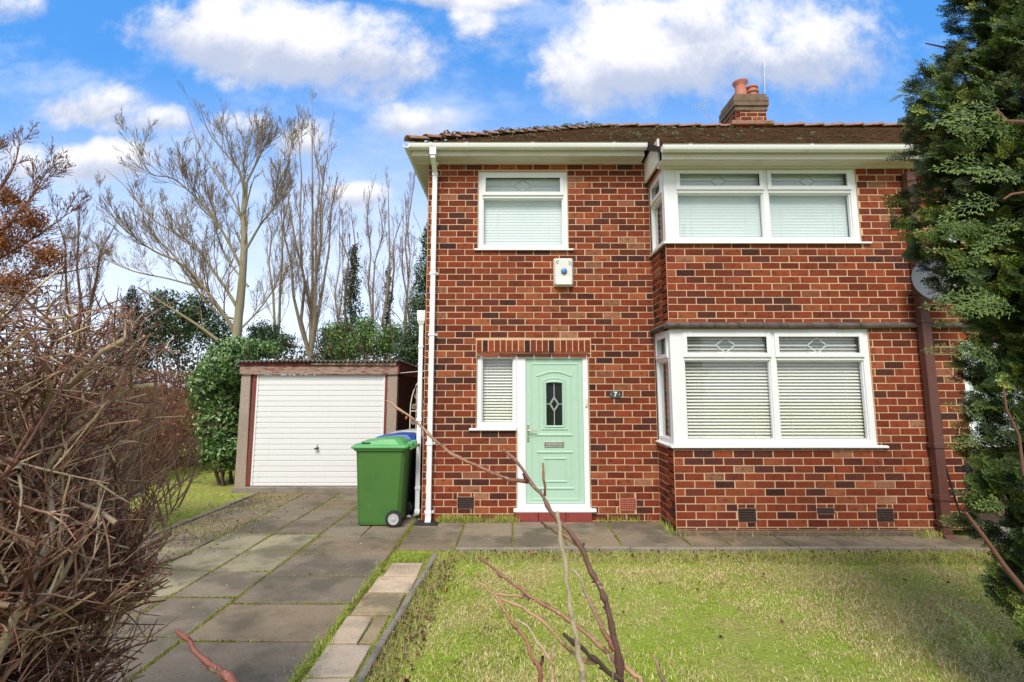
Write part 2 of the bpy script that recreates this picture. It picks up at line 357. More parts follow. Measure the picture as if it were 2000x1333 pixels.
# ------------------------------------------------------------------ house dimensions
YM, YB = 6.85, 6.20          # main wall face, projecting wall face
XL, XI, XN = -1.19, 1.95, 5.14   # left corner, inner corner of projection, party line
house = empty('semi_detached_house', (1.9, 7.2, 0), 'red brick two storey end house with pale green front door and white bay windows', 'house')
mf = lambda Y: (lambda u, d, z: (u, Y-d, z))        # front facing
ml = lambda X: (lambda u, d, z: (X-d, u, z))        # facing -X, u = Y
wb = MB()
WIN1 = (-.48, .79, 3.66, 4.81); DOORO = (.065, 1.04, .12, 2.20); SIDEL = (-.48, .065, 1.19, 2.20)
VENTS = [(-.72, -.50, .155, .30), (1.42, 1.635, .135, .28)]
brickwall(wb, mf(YM), XL, XI, -.1, 4.94, [WIN1, DOORO, SIDEL]+VENTS, .06, soldiers=[(-.49, 1.075, 2.20, 2.385)])
LOW = (XI, 4.425, 1.03, 2.455); UPP = (XI, 4.445, 3.55, 4.59)
V2 = [(2.69, 2.90, .15, .305), (3.63, 3.835, .245, .31), (4.34, 4.535, .15, .305)]
brickwall(wb, mf(YB), XI, XN, .06, 4.56, [(XI, LOW[1], LOW[2], LOW[3]), (XI, UPP[1], UPP[2], 4.56)]+V2, .03)
# return wall facing left
brickwall(wb, ml(XI), YB+.001, YM, .06, 4.68, [(YB+.001, YM, LOW[2], LOW[3]), (YB+.001, YM, UPP[2], UPP[3])], .2, thick=.1)
# side wall of the house
brickwall(wb, ml(XL), YM+.001, 12.6, -.1, 4.92, [], .12)
wb.cur = 1; wb.tone = (1, 1, 1); wb.box(XL, XN, 12.5, 12.7, -.1, 4.9); wb.box(XN-.05, XN, YB+.2, 12.5, -.1, 4.5)
pass
wb.build('wall', [M['brick'], M['mortar']], house, tones=True)

g = MB(); g.box(XI-.03, XN, YB-.045, YB, -.05, .055); g.build('footing', M['cement'], house, bevel=.01)
# cornice band between storeys of the projection
bb = MB()
k = XI-.04
while k < XN:
    e = min(k+.30, XN)-.006; dz = random.uniform(-.004, .004)
    bb.extr([(YB+.01, 2.463+dz), (YB-.055, 2.468+dz), (YB-.065, 2.50+dz), (YB-.03, 2.535+dz), (YB+.01, 2.55+dz)], 'x', k, e); k = e+.006
bb.extr([(XI+.01, 2.463), (XI-.055, 2.468), (XI-.065, 2.50), (XI-.03, 2.535), (XI+.01, 2.55)], 'y', YB-.03, YM)
bb.build('string_course', M['band'], house, bevel=.004)

# ------------------------------------------------------------------ windows
def diamond(mb, uc, zc, hw, hh, d0, u0, u1, z0, z1, t=.005):
    def bar(a, b):
        a = Vector((a[0], 0, a[1])); b = Vector((b[0], 0, b[1])); n = (b-a).normalized(); p = Vector((-n.z, 0, n.x))*t
        pts = [a+p, b+p, b-p, a-p]; mb.loft([[(q.x, d0, q.z) for q in pts], [(q.x, d0+.004, q.z) for q in pts]])
    bar((uc-hw, zc), (uc, zc+hh)); bar((uc, zc+hh), (uc+hw, zc)); bar((uc+hw, zc), (uc, zc-hh)); bar((uc, zc-hh), (uc-hw, zc))
    bar((u0, zc), (uc-hw, zc)); bar((uc+hw, zc), (u1, zc)); bar((uc, zc+hh), (uc, z1)); bar((uc, zc-hh), (uc, z0))
def ringf(mb, u0, u1, z0, z1, w, d0, d1):
    mb.box(u0, u0+w, d0, d1, z0, z1); mb.box(u1-w, u1, d0, d1, z0, z1)
    mb.box(u0+w, u1-w, d0, d1-.0015, z0, z0+w); mb.box(u0+w, u1-w, d0, d1-.0015, z1-w, z1)
def window(mp, u0, u1, z0, z1, trans, mulls=(), sill=None, diamonds=True, blind='lower', lw=.065, rw=.065, parent=None, label=None, sillw=None, blinds=True, leadm='lead'):
    parent = parent or house
    fr = MB(lambda p: mp(*p)); d0, d1 = -.07, 0.0
    fr.box(u0, u0+lw, d0, d1, z0, z1); fr.box(u1-rw, u1, d0, d1, z0, z1)
    fr.box(u0+lw, u1-rw, d0, d1-.002, z1-.055, z1); fr.box(u0+lw, u1-rw, d0, d1-.002, z0, z0+.055)
    bays = []; a = u0+lw
    for m_ in mulls:
        fr.box(m_-.036, m_+.036, d0, d1-.003, z0+.055, z1-.055); bays.append((a, m_-.036)); a = m_+.036
    bays.append((a, u1-rw)); panes = []
    for a, b in bays:
        if trans:
            fr.box(a, b, d0, d1-.004, trans-.028, trans+.028)
            ringf(fr, a-.012, b+.012, trans+.012, z1-.04, .052, d1-.001, d1+.016)   # opening top light
            panes += [(a+.03, b-.03, trans+.05, z1-.08, True), (a, b, z0+.055, trans-.028, False)]
            ringf(fr, a, b, z0+.055, trans-.028, .014, d0, d1-.02)
        else: panes.append((a, b, z0+.055, z1-.055, False)); ringf(fr, a, b, z0+.055, z1-.055, .014, d0, d1-.02)
    w_ = fr.build('window', M['upvc'], parent, bevel=.004)
    if label: w_['label'] = label
    for a, b, c, d, tp in panes:
        g = MB(lambda p: mp(*p)); g.box(a, b, -.045, -.041, c, d); g.build('pane', M['glass'], w_)
        if tp and diamonds:
            g = MB(lambda p: mp(*p)); uc = (a+b)/2; zc = (c+d)/2; hh = (d-c)*.42
            diamond(g, uc, zc, hh*1.25, hh, -.041, a+.02, b-.02, c+.02, d-.02, .0035 if leadm == 'lead' else .006); g.build('lead_diamond', M[leadm], w_)
    if blinds:
        g = MB(lambda p: mp(*p))
        for a, b in bays:
            z = z0+.05; pitch = .0402
            while z < z1-.06:
                t = R(43) if blind == 'lower' else R(83)
                wd = .025 if blind == 'lower' else .0262
                cy, sy = math.cos(t)*wd, math.sin(t)*wd; dd = -.115
                j = random.uniform(-.0012, .0012); a2, b2 = a-.005, b+.005
                g.add([(a2, dd-cy, z+sy+j), (b2, dd-cy, z+sy-j), (b2, dd+cy, z-sy-j), (a2, dd+cy, z-sy+j),
                       (a2, dd-cy-.002, z+sy+j+.002), (b2, dd-cy-.002, z+sy-j+.002), (b2, dd+cy-.002, z-sy-j+.002), (a2, dd+cy-.002, z-sy+j+.002)],
                      [(0, 1, 2, 3), (4, 7, 6, 5), (0, 4, 5, 1), (1, 5, 6, 2), (2, 6, 7, 3), (3, 7, 4, 0)])
                z += pitch
            for q in (.18, .82): x = a+(b-a)*q; g.box(x-.0012, x+.0012, -.090, -.088, z0+.04, z1-.05)
        g.build('blind', M['blind' if blind == 'lower' else 'blind_up'], w_)
    if sill:
        g = MB(lambda p: mp(*p)); s0, s1 = sill
        g.extr([(-.07, z0-.03), (sillw or .055, z0-.034), (sillw or .055, z0-.012), (-.0, z0-.001), (-.07, z0-.001)], 'x', s0, s1)
        g.build('sill', M['upvc'], w_, bevel=.003)
    return w_
window(mf(YM+.03), *WIN1[:2], WIN1[2]+.012, WIN1[3], 4.445, (), (-.525, .86), blind='upper', sillw=.07, label='single upstairs window with a top light and closed pale blind')
# bays: front + return meet at a corner post
window(mf(YB+.012), XI+.012, 4.445, 3.575, 4.575, 4.255, (3.275,), (XI-.03, 4.55), blind='upper', lw=.17, rw=.075, sillw=.055, label='wide upstairs bay window with two diamond top lights')
window(mf(YB+.012), XI+.012, 4.425, 1.045, 2.452, 2.095, (3.235,), (XI-.03, 4.53), blind='lower', lw=.17, rw=.075, sillw=.055, leadm='leadlight', label='wide downstairs bay window with slatted blinds')
window(ml(XI+.012), YB+.09, YM-.002, 3.575, 4.575, 4.255, (), (YB-.03, YM), diamonds=False, blind='upper', lw=.03, rw=.05, sillw=.045, label='narrow side pane of the upstairs bay')
window(ml(XI+.012), YB+.09, YM-.002, 1.045, 2.452, 2.095, (), (YB-.03, YM), diamonds=False, blind='upper', lw=.03, rw=.05, sillw=.045, label='narrow side pane of the downstairs bay')
window(mf(YM+.03), -.475, .065, 1.20, 2.195, None, (), (-.575, .06), diamonds=False, blind='lower', lw=.06, rw=.045, sillw=.07, label='tall sidelight window beside the green door')

# ------------------------------------------------------------------ front door
dm = mf(YM+.045)
dfr = MB(lambda p: dm(*p))
dfr.box(.067, .185, -.07, .015, .165, 2.195); dfr.box(.965, 1.036, -.07, .015, .165, 2.195); dfr.box(.185, .965, -.07, .013, 2.128, 2.195); dfr.box(.185, .965, -.07, .013, .165, .205)
dfo = dfr.build('door_frame', M['upvc'], house, bevel=.004)
g = MB(lambda p: dm(*p)); g.extr([(-.07, .118), (.10, .118), (.10, .148), (.02, .163), (-.07, .163)], 'x', .02, 1.105); g.build('threshold', M['upvc'], dfo, bevel=.003)
g = MB(lambda p: dm(*p)); g.box(.992, 1.022, .015, .035, 1.48, 1.60); g.box(.998, 1.016, .035, .041, 1.50, 1.535); g.build('bell_push', M['plastic'], dfo, bevel=.003)
lf = MB(lambda p: dm(*p))
GX0, GX1, GZ0, GZ1 = .468, .682, 1.225, 1.80
def arch(x0, x1, z0, z1, rise, n=10, ear=0):
    pts = [(x0, z0), (x0, z1)]
    for i in range(n+1):
        t = i/n; pts.append((x0+ear+(x1-x0-2*ear)*t, z1+rise*4*t*(1-t)))
    return pts+[(x1, z1), (x1, z0)]
# leaf as four slabs round the glazed opening
for bx in ((.19, GX0, .21, 2.125), (GX1, .962, .21, 2.125), (GX0, GX1, .21, GZ0), (GX0, GX1, GZ1+.012, 2.125)): lf.box(bx[0], bx[1], -.05, 0, bx[2], bx[3])
def ridge(pts, wd, h, closed=True):
    n = len(pts); P = [Vector((p[0], p[1])) for p in pts]; rings = []
    for i in range(n if closed else n):
        a = P[i-1] if (closed or i > 0) else P[i]; b = P[(i+1) % n] if (closed or i < n-1) else P[i]
        d1 = (P[i]-a); d2 = (b-P[i]); d1 = d1.normalized() if d1.length > 1e-6 else d2.normalized(); d2 = d2.normalized() if d2.length > 1e-6 else d1
        nn = Vector((-(d1.y+d2.y), d1.x+d2.x)); nn = nn.normalized() if nn.length > 1e-5 else Vector((-d1.y, d1.x))
        c = max(.4, nn.dot(Vector((-d1.y, d1.x)))); o_ = nn*(wd/2/c)
        p = P[i]; rings.append([(p.x-o_.x, 0, p.y-o_.y), (p.x-o_.x*.5, h, p.y-o_.y*.5), (p.x+o_.x*.5, h, p.y+o_.y*.5), (p.x+o_.x, 0, p.y+o_.y)])
    if closed: rings.append(rings[0])
    lf.loft(rings, cap=not closed)
ridge([(.262, .262), (.262, 2.055), (.892, 2.055), (.892, .262)], .022, .007)
ridge([(.192, .215), (.192, 2.120), (.958, 2.120), (.958, .215)], .014, .004)
ridge(arch(.365, .80, 1.115, 1.895, .045, ear=.03), .016, .006); ridge([(.335, 1.10), (.82, 1.10)], .030, .011, False); ridge([(.335, 1.895), (.36, 1.898)]+[(.36+.43*t/8, 1.898+.052*4*(t/8)*(1-t/8)) for t in range(1, 8)]+[(.79, 1.898), (.82, 1.895)], .026, .010, False)
ridge(arch(.425, .728, 1.185, 1.83, .03, ear=.015), .016, .008); ridge([(.40, 1.178), (.75, 1.178)], .024, .010, False)
ridge(arch(GX0-.014, GX1+.014, GZ0-.014, GZ1+.004, .012), .030, .014)
ridge([(.335, .875), (.82, .875)], .028, .011, False); ridge([(.335, .402), (.82, .402)], .028, .011, False)
ridge([(.365, .415), (.365, .862), (.792, .862), (.792, .415)], .014, .005)
ridge([(.425, .79), (.735, .79)], .024, .010, False); ridge([(.425, .492), (.735, .492)], .024, .010, False)
ridge([(.445, .50), (.445, .782), (.715, .782), (.715, .50)], .014, .006)
leaf = lf.build('door', M['door'], house, bevel=.0025)
g = MB(lambda p: dm(*p)); g.box(GX0-.002, GX1+.002, -.03, -.025, GZ0-.002, GZ1+.014); g.build('pane', M['frost'], leaf)
g = MB(lambda p: dm(*p)); g.box(GX0-.002, GX1+.002, -.052, -.048, GZ0-.002, GZ1+.014); g.build('shade_backing', M['dark'], leaf)  # dark sheet in place of the unlit interior behind the glass
g = MB(lambda p: dm(*p)); diamond(g, (GX0+GX1)/2, 1.512, .062, .098, -.025, GX0, GX1, GZ0, GZ1+.01, .0035); diamond(g, (GX0+GX1)/2, 1.512, .045, .075, -.025, GX0+.062, GX1-.062, 1.45, 1.57, .002); g.build('lead_diamond', M['leadlight'], leaf)
g = MB(lambda p: dm(*p)); g.box(.205, .232, 0, .010, 1.015, 1.245); g.tube([(.219, .01, 1.165), (.219, .05, 1.165)], .010); g.tube([(.212, .05, 1.165), (.25, .053, 1.166), (.335, .05, 1.160)], .0095); g.lathe([(.010, 0), (.010, .015)], (.219, .008, 1.075), 'y')
g.build('handle', M['steel'], leaf, bevel=.002)
g = MB(lambda p: dm(*p)); ringf(g, .435, .70, .94, 1.012, .010, 0, .012); g.cur = 1; g.box(.447, .688, 0, .004, .952, 1.0); g.cur = 0; g.box(.452, .683, .004, .011, .957, .982); g.box(.452, .683, .004, .009, .985, .997)
g.build('letterbox', [M['steel'], M['black']], leaf, bevel=.0015)
g = MB(); 
for a, b in ((.05, .345), (.35, .70), (.705, 1.045)): g.box(a, b, YM-.055, YM+.02, -.05, .117)
g.build('doorstep', M['red_paint'], house, bevel=.006)

# air bricks
for i, (a, b, c, d) in enumerate(VENTS+V2):
    Y = YM if i < 2 else YB; g = MB(); mm = 'terracotta' if i == 1 else 'darkbrick'
    g.cur = 1; g.box(a, b, Y+.012, Y+.03, c, d); g.cur = 0
    nx = 9; nz = 5 if d-c > .1 else 3; t = .008
    y0, y1 = Y-.006, Y+.012
    g.box(a, a+.012, y0, y1, c, d); g.box(b-.012, b, y0, y1, c, d)
    for k in range(nz+1):
        z = c+.006+(d-c-.012)*k/nz; g.box(a+.012, b-.012, y0+.001, y1, z-.006, z+.006)
    for k in range(1, nx): x = a+.006+(b-a-.012)*k/nx; g.box(x-t/2, x+t/2, y0+.002, y1-.001, c+.006, d-.006)
    o = g.build('air_brick', [M[mm], M['dark']], house)
    if i == 1: o['label'] = 'terracotta air brick right of the door'

# ------------------------------------------------------------------ roof
EY1, EZ1 = 6.62, 5.10; SL = .612; RY = 10.1; RZ = EZ1+(RY-EY1)*SL; EY2 = 5.97; EZ2 = EZ1-(EY1-EY2)*SL
EXL = -1.42; XR = 1.87; YBACK = 13.8
rng2 = random.Random(3)
def tiles(mb, plane, s0, s1, t_lo, xr, gauge=.105, tw=.17):
    """rows up a slope; plane(u, s, h)->world; xr(s)->(u0,u1)"""
    s = s0; r = 0
    while s < s1:
        a, b = xr(s+gauge/2)
        u = a-(tw/2 if r % 2 else 0)
        while u < b:
            p = max(u, a); q = min(u+tw, b)
            if q-p > .02:
                k = rng2.uniform(.75, 1.25); cc = rng2.choice([(.18, .098, .058), (.15, .08, .05), (.21, .115, .07), (.165, .10, .065), (.13, .09, .045)])
                mb.tone = tuple(c*k for c in cc); e = .003; h = .020+rng2.uniform(-.003, .006); L = gauge*1.35; sag = rng2.uniform(-.002, .002)
                V = [(p+e, s-.01, h), (q-e, s-.01, h+sag), (q-e, s+L, .006), (p+e, s+L, .006), (p+e, s-.01, h-.014), (q-e, s-.01, h-.014+sag)]
                mb.add([plane(*x) for x in V], [(0, 1, 2, 3), (4, 5, 1, 0)])
            u += tw
        s += gauge; r += 1
cs = 1/math.sqrt(1+SL*SL); sn = SL*cs
rf = MB()
def frontp(u, s, h): return (u, EY2+s*cs-h*sn, EZ2+s*sn+h*cs)
slen = (RY-EY2)/cs; s1 = (EY1-EY2)/cs
HR = (XR-EXL)/(RY-EY1)   # hip run ratio
def xr_front(s):
    y = EY2+s*cs
    return (XI-.08, 5.30) if y < EY1 else (EXL+(y-EY1)*HR, 5.30)
tiles(rf, frontp, 0, slen, 0, xr_front)
slL = (RZ-EZ1)/(XR-EXL); cl = 1/math.sqrt(1+slL*slL)
def leftp(u, s, h): return (EXL+s*cl-h*slL*cl, u, EZ1+s*slL*cl+h*cl)
tiles(rf, leftp, 0, (XR-EXL)/cl, 0, lambda s: (EY1+s*cl/HR, YBACK-s*cl/HR), gauge=.15, tw=.25)
rf.tone = (.06, .04, .03)
rf.add([(EXL, EY1, EZ1), (XR, RY, RZ), (EXL, YBACK, EZ1)], [(0, 1, 2)])
rf.add([(EXL, EY1, EZ1-.0), (XI-.08, EY1, EZ1), (XI-.08, EY2, EZ2), (5.3, EY2, EZ2), (5.3, RY, RZ), (XR, RY, RZ)], [(0, 1, 2, 3, 4, 5)])
rf.add([(EXL, YBACK, EZ1), (5.3, YBACK, EZ1), (5.3, RY, RZ), (XR, RY, RZ)], [(0, 1, 2, 3)])
rf.add([(XI-.08, EY1, EZ1+.02), (XI-.08, EY2, EZ2+.02), (XI-.08, EY2, EZ2-.03), (XI-.08, EY1, EZ1-.1)], [(0, 1, 2, 3)])
roof = rf.build('roof', M['tile'], house, tones=True)
def halfround(mb, a, b, r, r2, ln=.36):
    a = Vector(a); b = Vector(b); n = max(1, round((b-a).length/ln)); d = (b-a)/n; dn = d.normalized(); e1 = dn.cross(Vector((0, 0, 1))).normalized(); e2 = e1.cross(dn)
    for k in range(n):
        p0 = a+d*k-d*.06; p1 = a+d*(k+1); rings = []; w0 = rng2.uniform(-.012, .012); ra = r*rng2.uniform(.93, 1.07)
        for p, rr, up in ((p0, ra, .028), (p1, r2, .0)):
            ring = []
            for j in range(9): t = math.pi*j/8; ring.append(tuple(p+e1*(math.cos(t)*rr+w0)+e2*(math.sin(t)*rr*.75+up-.02)))
            for j in range(8, -1, -1): t = math.pi*j/8; q = rr-.018; ring.append(tuple(p+e1*(math.cos(t)*q+w0)+e2*(math.sin(t)*q*.75+up-.02)))
            rings.append(ring)
        mb.loft(rings)
g = MB(); halfround(g, (EXL-.02, EY1-.02, EZ1+.045), (XR, RY, RZ+.03), .085, .07, .33); g.build('hip_tiles', M['hip'], roof, smooth=True)
g = MB(); halfround(g, (5.3, RY, RZ+.025), (XR-.1, RY, RZ+.025),   .10, .09, .42); g.build('ridge_tiles', M['hip'], roof, smooth=True)

# soffit, fascia, gutters
def eaves(parent, x0, x1, ye, yw, zt, left=False, capend=True):
    f = MB(); f.box(x0, x1, ye, ye+.022, zt-.20, zt-.075); f.box(x0, x1, ye-.008, ye, zt-.20, zt-.165)
    f.build('fascia', M['fascia'], parent, bevel=.003)
    s_ = MB(); s_.box(x0, x1, ye+.022, yw+.002, zt-.205, zt-.192); s_.box(x0, x1, yw-.05, yw+.001, zt-.222, zt-.206)
    s_.build('soffit', M['fascia'], parent)
def gutterx(parent, x0, x1, y, z, clips):
    g = MB(); pr = []
    outer = [(0, .0), (0, -.045), (-.02, -.072), (-.060, -.078), (-.092, -.062), (-.104, -.035), (-.104, -.008), (-.112, .0)]
    inner = [(-.100, 0), (-.098, -.03), (-.086, -.055), (-.058, -.070), (-.024, -.066), (-.006, -.043), (-.006, 0)]
    prof = [(y+a, z+b) for a, b in outer+inner]
    g.extr(prof, 'x', x0, x1)
    for c in clips:
        g.extr([(y+a*1.05-.001, z+b*1.06+(.004 if b > -.01 else 0)) for a, b in outer]+[(y-.02, z+.006)], 'x', c-.022, c+.022)
    for e in (x0, x1):
        g.extr([(y+a*1.03, z+b*1.03) for a, b in outer], 'x', e-.006, e+.006)
    return g.build('gutter', M['gutter'], parent, smooth=True)
eaves(house, EXL+.05, XI-.11, EY1-.0, YM, 5.125)
eaves(house, XI-.07, 5.20, EY2, YB, 4.765)
gutterx(house, EXL+.0, XI-.10, EY1-.003, 5.07, (-1.12, -.62, .28, 1.40))
gutterx(house, XI-.08, 5.20, EY2-.003, 4.715, (2.20, 3.70, 5.0))
# left eave: gutter, fascia and soffit running back
g = MB(); g.box(EXL+.03, EXL+.052, EY1, 13.6, 4.925, 5.05); g.box(EXL+.022, EXL+.03, EY1, 13.6, 4.925, 4.955); g.box(EXL+.052, XL, YM+.004, 13.6, 4.920, 4.932); g.build('side_soffit', M['fascia'], house)
g = MB(); gx = EXL+.028
g.extr([(gx+a, 5.07+b) for a, b in [(0, 0), (0, -.045), (-.02, -.072), (-.060, -.078), (-.092, -.062), (-.104, -.035), (-.104, -.008), (-.112, 0), (-.1, 0), (-.098, -.03), (-.058, -.07), (-.006, -.043), (-.006, 0)]], 'y', EY1-.11, 13.6); g.build('side_gutter', M['gutter'], house, smooth=True)
# brick cheek between the two eaves heights
g = MB(); g.box(XI-.06, XI-.035, YB-.02, YM, 4.62, 4.95); g.build('cheek_board', M['fascia'], house)

# downpipes
g = MB(); px = -1.085
def sq(x, y, z, a=.0325): return [(x-a, y-a, z), (x+a, y-a, z), (x+a, y+a, z), (x-a, y+a, z)]
g.box(px-.045, px+.045, EY1-.105, EY1-.015, 4.90, 5.0)
g.loft([sq(px, EY1-.06, 4.90), sq(px, EY1-.06, 4.86), sq(px+.0, YM-.075, 4.74), sq(px, YM-.075, .10)])
g.loft([sq(px, YM-.075, .10, .036), sq(px, YM-.075, .05, .036), sq(px, YM-.12, .02, .036)], cap=False)
for z in (4.88, 4.72, 3.30, 2.45, 1.0, .12): 
    g.loft([sq(px, YM-.075, z-.02, .040), sq(px, YM-.075, z+.02, .040)])
    if z < 4.4: g.box(px-.06, px+.06, YM-.045, YM-.004, z-.018, z+.018)
g.build('downpipe', M['upvc'], house, bevel=.004)['label'] = 'tall white square downpipe at the left corner'
g = MB(); sx = -1.262
g.loft([sq(sx, YM+.10, 2.62, .030), sq(sx, YM+.10, .06, .030)]); g.loft([sq(sx, YM+.1, 2.60, .035), sq(sx, YM+.1, 2.66, .055), sq(sx, YM+.1, 2.80, .058)])
for z in (2.3, 1.3, .4, .1): g.loft([sq(sx, YM+.10, z-.02, .037), sq(sx, YM+.10, z+.02, .037)])
g.build('side_downpipe', M['upvc'], house, bevel=.004)
g = MB(); bx = 5.06; y = YB-.085
def sq2(x, y, z, a, b): return [(x-a, y-b, z), (x+a, y-b, z), (x+a, y+b, z), (x-a, y+b, z)]
g.loft([sq2(bx, y, .04, .055, .045), sq2(bx, y, 4.45, .055, .045)]); g.loft([sq2(bx, y, .04, .06, .05), sq2(bx, y-.05, -.01, .06, .05)])
for z in (2.90, 2.55, 1.05, .45, .16): g.loft([sq2(bx, y, z-.03, .066, .056), sq2(bx, y, z+.03, .066, .056)])
for z in (2.90, .45): g.box(bx-.10, bx+.10, YB-.03, YB-.004, z-.02, z+.02)
g.build('downpipe', M['pipebrown'], house, bevel=.004)['label'] = 'brown square downpipe on the party line'
g = MB(); g.box(px-.16, px+.14, YM-.25, YM-.01, -.03, .012); g.box(px-.11, px+.09, YM-.22, YM-.06, .012, .018); g.build('drain_cover', M['black'], house, bevel=.004)

# chimney
ch = MB(); cx0, cx1, cy0, cy1 = 4.72, 5.37, 9.95, 10.62
for mp, a, b in ((mf(cy0), cx0, cx1), (ml(cx0), cy0, cy1)):
    brickwall(ch, mp, a, b, 6.8, 7.54, [], .02, thick=.1)
ch.cur = 1; ch.box(cx0+.09, cx1-.01, cy0+.09, cy1-.02, 6.8, 7.54)
ch.cur = 2
for z, e in ((7.54, .02), (7.64, .045), (7.74, .045), (7.83, .015)): ch.box(cx0-e, cx1+e, cy0-e, cy1+e, z, z+.09)
chim = ch.build('chimney', [M['brick'], M['mortar'], M['cement']], house, bevel=.008, tones=True)
g = MB(); g.lathe([(.13, 0), (.125, .08), (.112, .28), (.118, .33), (.155, .38), (.158, .41), (.14, .415), (.10, .40), (.09, .2)], (4.95, 10.15, 7.90)); g.build('chimney_pot', M['pot'], chim, smooth=True)['label'] = 'taller plain pot with flared rim'
g = MB(); g.lathe([(.115, 0), (.11, .09), (.105, .17), (.135, .19), (.135, .215), (.105, .235), (.10, .28), (.125, .295), (.125, .325), (.085, .325), (.08, .2)], (5.22, 10.2, 7.90)); g.build('chimney_pot', M['pot'], chim, smooth=True)['label'] = 'shorter stepped pot'
g = MB(); g.box(cx0-.12, cx1+.12, cy0-.08, cy1+.1, RZ-.03, RZ+.065); g.build('flashing', M['hip'], chim, bevel=.02)

# ------------------------------------------------------------------ neighbouring house
nb = empty('neighbouring_house', (7.5, 7.2, 0), 'attached brick house half hidden behind the conifer on the right', 'house')
wb = MB()
NW = (5.56, 8.0, 1.03, 2.30); NU = (5.56, 8.0, 3.55, 4.50)
brickwall(wb, mf(YB), XN+.002, 9.2, .06, 4.56, [NW, NU], .03)
wb.cur = 1; wb.box(9.0, 9.2, YB, 12.6, 0, 5)
wb.build('wall', [M['brick'], M['mortar']], nb, tones=True)
window(mf(YB+.012), NW[0], NW[1], 1.06, 2.30, 1.95, (6.8,), (5.5, 8.1), parent=nb, blind='upper')
window(mf(YB+.012), NU[0], NU[1], 3.58, 4.50, 4.2, (6.8,), (5.5, 8.1), parent=nb, blind='upper')
bb = MB(); k = XN+.01
while k < 9.2:
    bb.extr([(YB+.01, 2.463), (YB-.055, 2.468), (YB-.065, 2.50), (YB-.03, 2.535), (YB+.01, 2.55)], 'x', k, k+.294); k += .3
bb.build('string_course', M['band'], nb, bevel=.004)
rf = MB(); tiles(rf, frontp, 0, slen, 0, lambda s: (5.30, 9.5), gauge=.105, tw=.17)
rf.tone = (.06, .04, .03); rf.add([(5.302, EY2, EZ2), (9.5, EY2, EZ2), (9.5, RY, RZ), (5.302, RY, RZ)], [(0, 1, 2, 3)]); rf.add([(5.302, YBACK, EZ1), (9.5, YBACK, EZ1), (9.5, RY, RZ), (5.302, RY, RZ)], [(0, 1, 2, 3)])
nr = rf.build('roof', M['tile'], nb, tones=True)
g = MB(); halfround(g, (9.5, RY, RZ+.025), (5.33, RY, RZ+.025), .12, .105, .42); g.build('ridge_tiles', M['hip'], nr, smooth=True)
eaves(nb, 5.22, 9.4, EY2, YB, 4.765); gutterx(nb, 5.22, 9.4, EY2-.003, 4.715, (6.5, 8))

# ------------------------------------------------------------------ things fixed on the walls
al = empty('alarm_box', (.71, YM-.05, 3.32), 'cream burglar alarm box with round blue lens between the small upstairs window and the door', 'alarm box')
g = MB(); 
def rr(x0, x1, z0, z1, y, k=.02): return [(x0+k, y, z0), (x1-k, y, z0), (x1, y, z0+k), (x1, y, z1-k), (x1-k, y, z1), (x0+k, y, z1), (x0, y, z1-k), (x0, y, z0+k)]
g.loft([rr(.575, .85, 3.12, 3.52, YM-.006), rr(.575, .85, 3.12, 3.52, YM-.035), rr(.592, .833, 3.15, 3.505, YM-.075), rr(.60, .825, 3.20, 3.50, YM-.085)])
g.loft([[(.615, YM-.084, 3.225), (.81, YM-.084, 3.225), (.77, YM-.084, 3.26), (.655, YM-.084, 3.26)], [(.60, YM-.10, 3.135), (.825, YM-.10, 3.135), (.775, YM-.092, 3.20), (.65, YM-.092, 3.20)]])
g.build('housing', M['plastic'], al, bevel=.006)
g = MB(); g.lathe([(.042, 0), (.042, -.014), (.034, -.024), (.015, -.030)], (.716, YM-.085, 3.325), 'y'); g.build('lens', M['bluelens'], al, smooth=True)
for sx_ in (.625, .80):
    g = MB()
    for k in range(3): z = 3.42+k*.02; s_ = .02*(1 if sx_ < .7 else -1); g.add([(sx_-.02, YM-.0865, z), (sx_+.02, YM-.0865, z+s_), (sx_+.02, YM-.0865, z+s_+.006), (sx_-.02, YM-.0865, z+.006), (sx_-.02, YM-.08, z), (sx_+.02, YM-.08, z+s_), (sx_+.02, YM-.08, z+s_+.006), (sx_-.02, YM-.08, z+.006)], [(0, 1, 2, 3), (0, 4, 5, 1), (3, 2, 6, 7), (4, 7, 6, 5)])
    g.build('vent_slits', M['dark'], al)

ns = empty('house_number_sign', (1.395, YM-.01, 1.64), 'small dark slate plate reading 7 on the brick right of the door', 'number sign')
g = MB(); g.box(1.325, 1.465, YM-.016, YM-.005, 1.595, 1.69); g.build('plate', M['slate'], ns, bevel=.002)
cu = bpy.data.curves.new('digit', 'FONT'); cu.body = '7'; cu.size = .088; cu.extrude = .0012; cu.offset = .0022; cu.align_x = 'CENTER'; cu.align_y = 'CENTER'
to = bpy.data.objects.new('digit_tmp', cu); col.objects.link(to); bpy.context.view_layer.update()
me = bpy.data.meshes.new_from_object(to.evaluated_get(bpy.context.evaluated_depsgraph_get())); bpy.data.objects.remove(to)
me.transform(Matrix.Translation((1.395, YM-.0185, 1.642)) @ Matrix.Rotation(R(90), 4, 'X')); me.materials.clear(); me.materials.append(M['white'])
o = bpy.data.objects.new('digit', me); col.objects.link(o); attach(o, ns)
for x in (1.336, 1.454): g = MB(); g.lathe([(.0055, 0), (.005, -.003)], (x, YM-.016, 1.643), 'y', 10); g.build('screw', M['white'], ns)

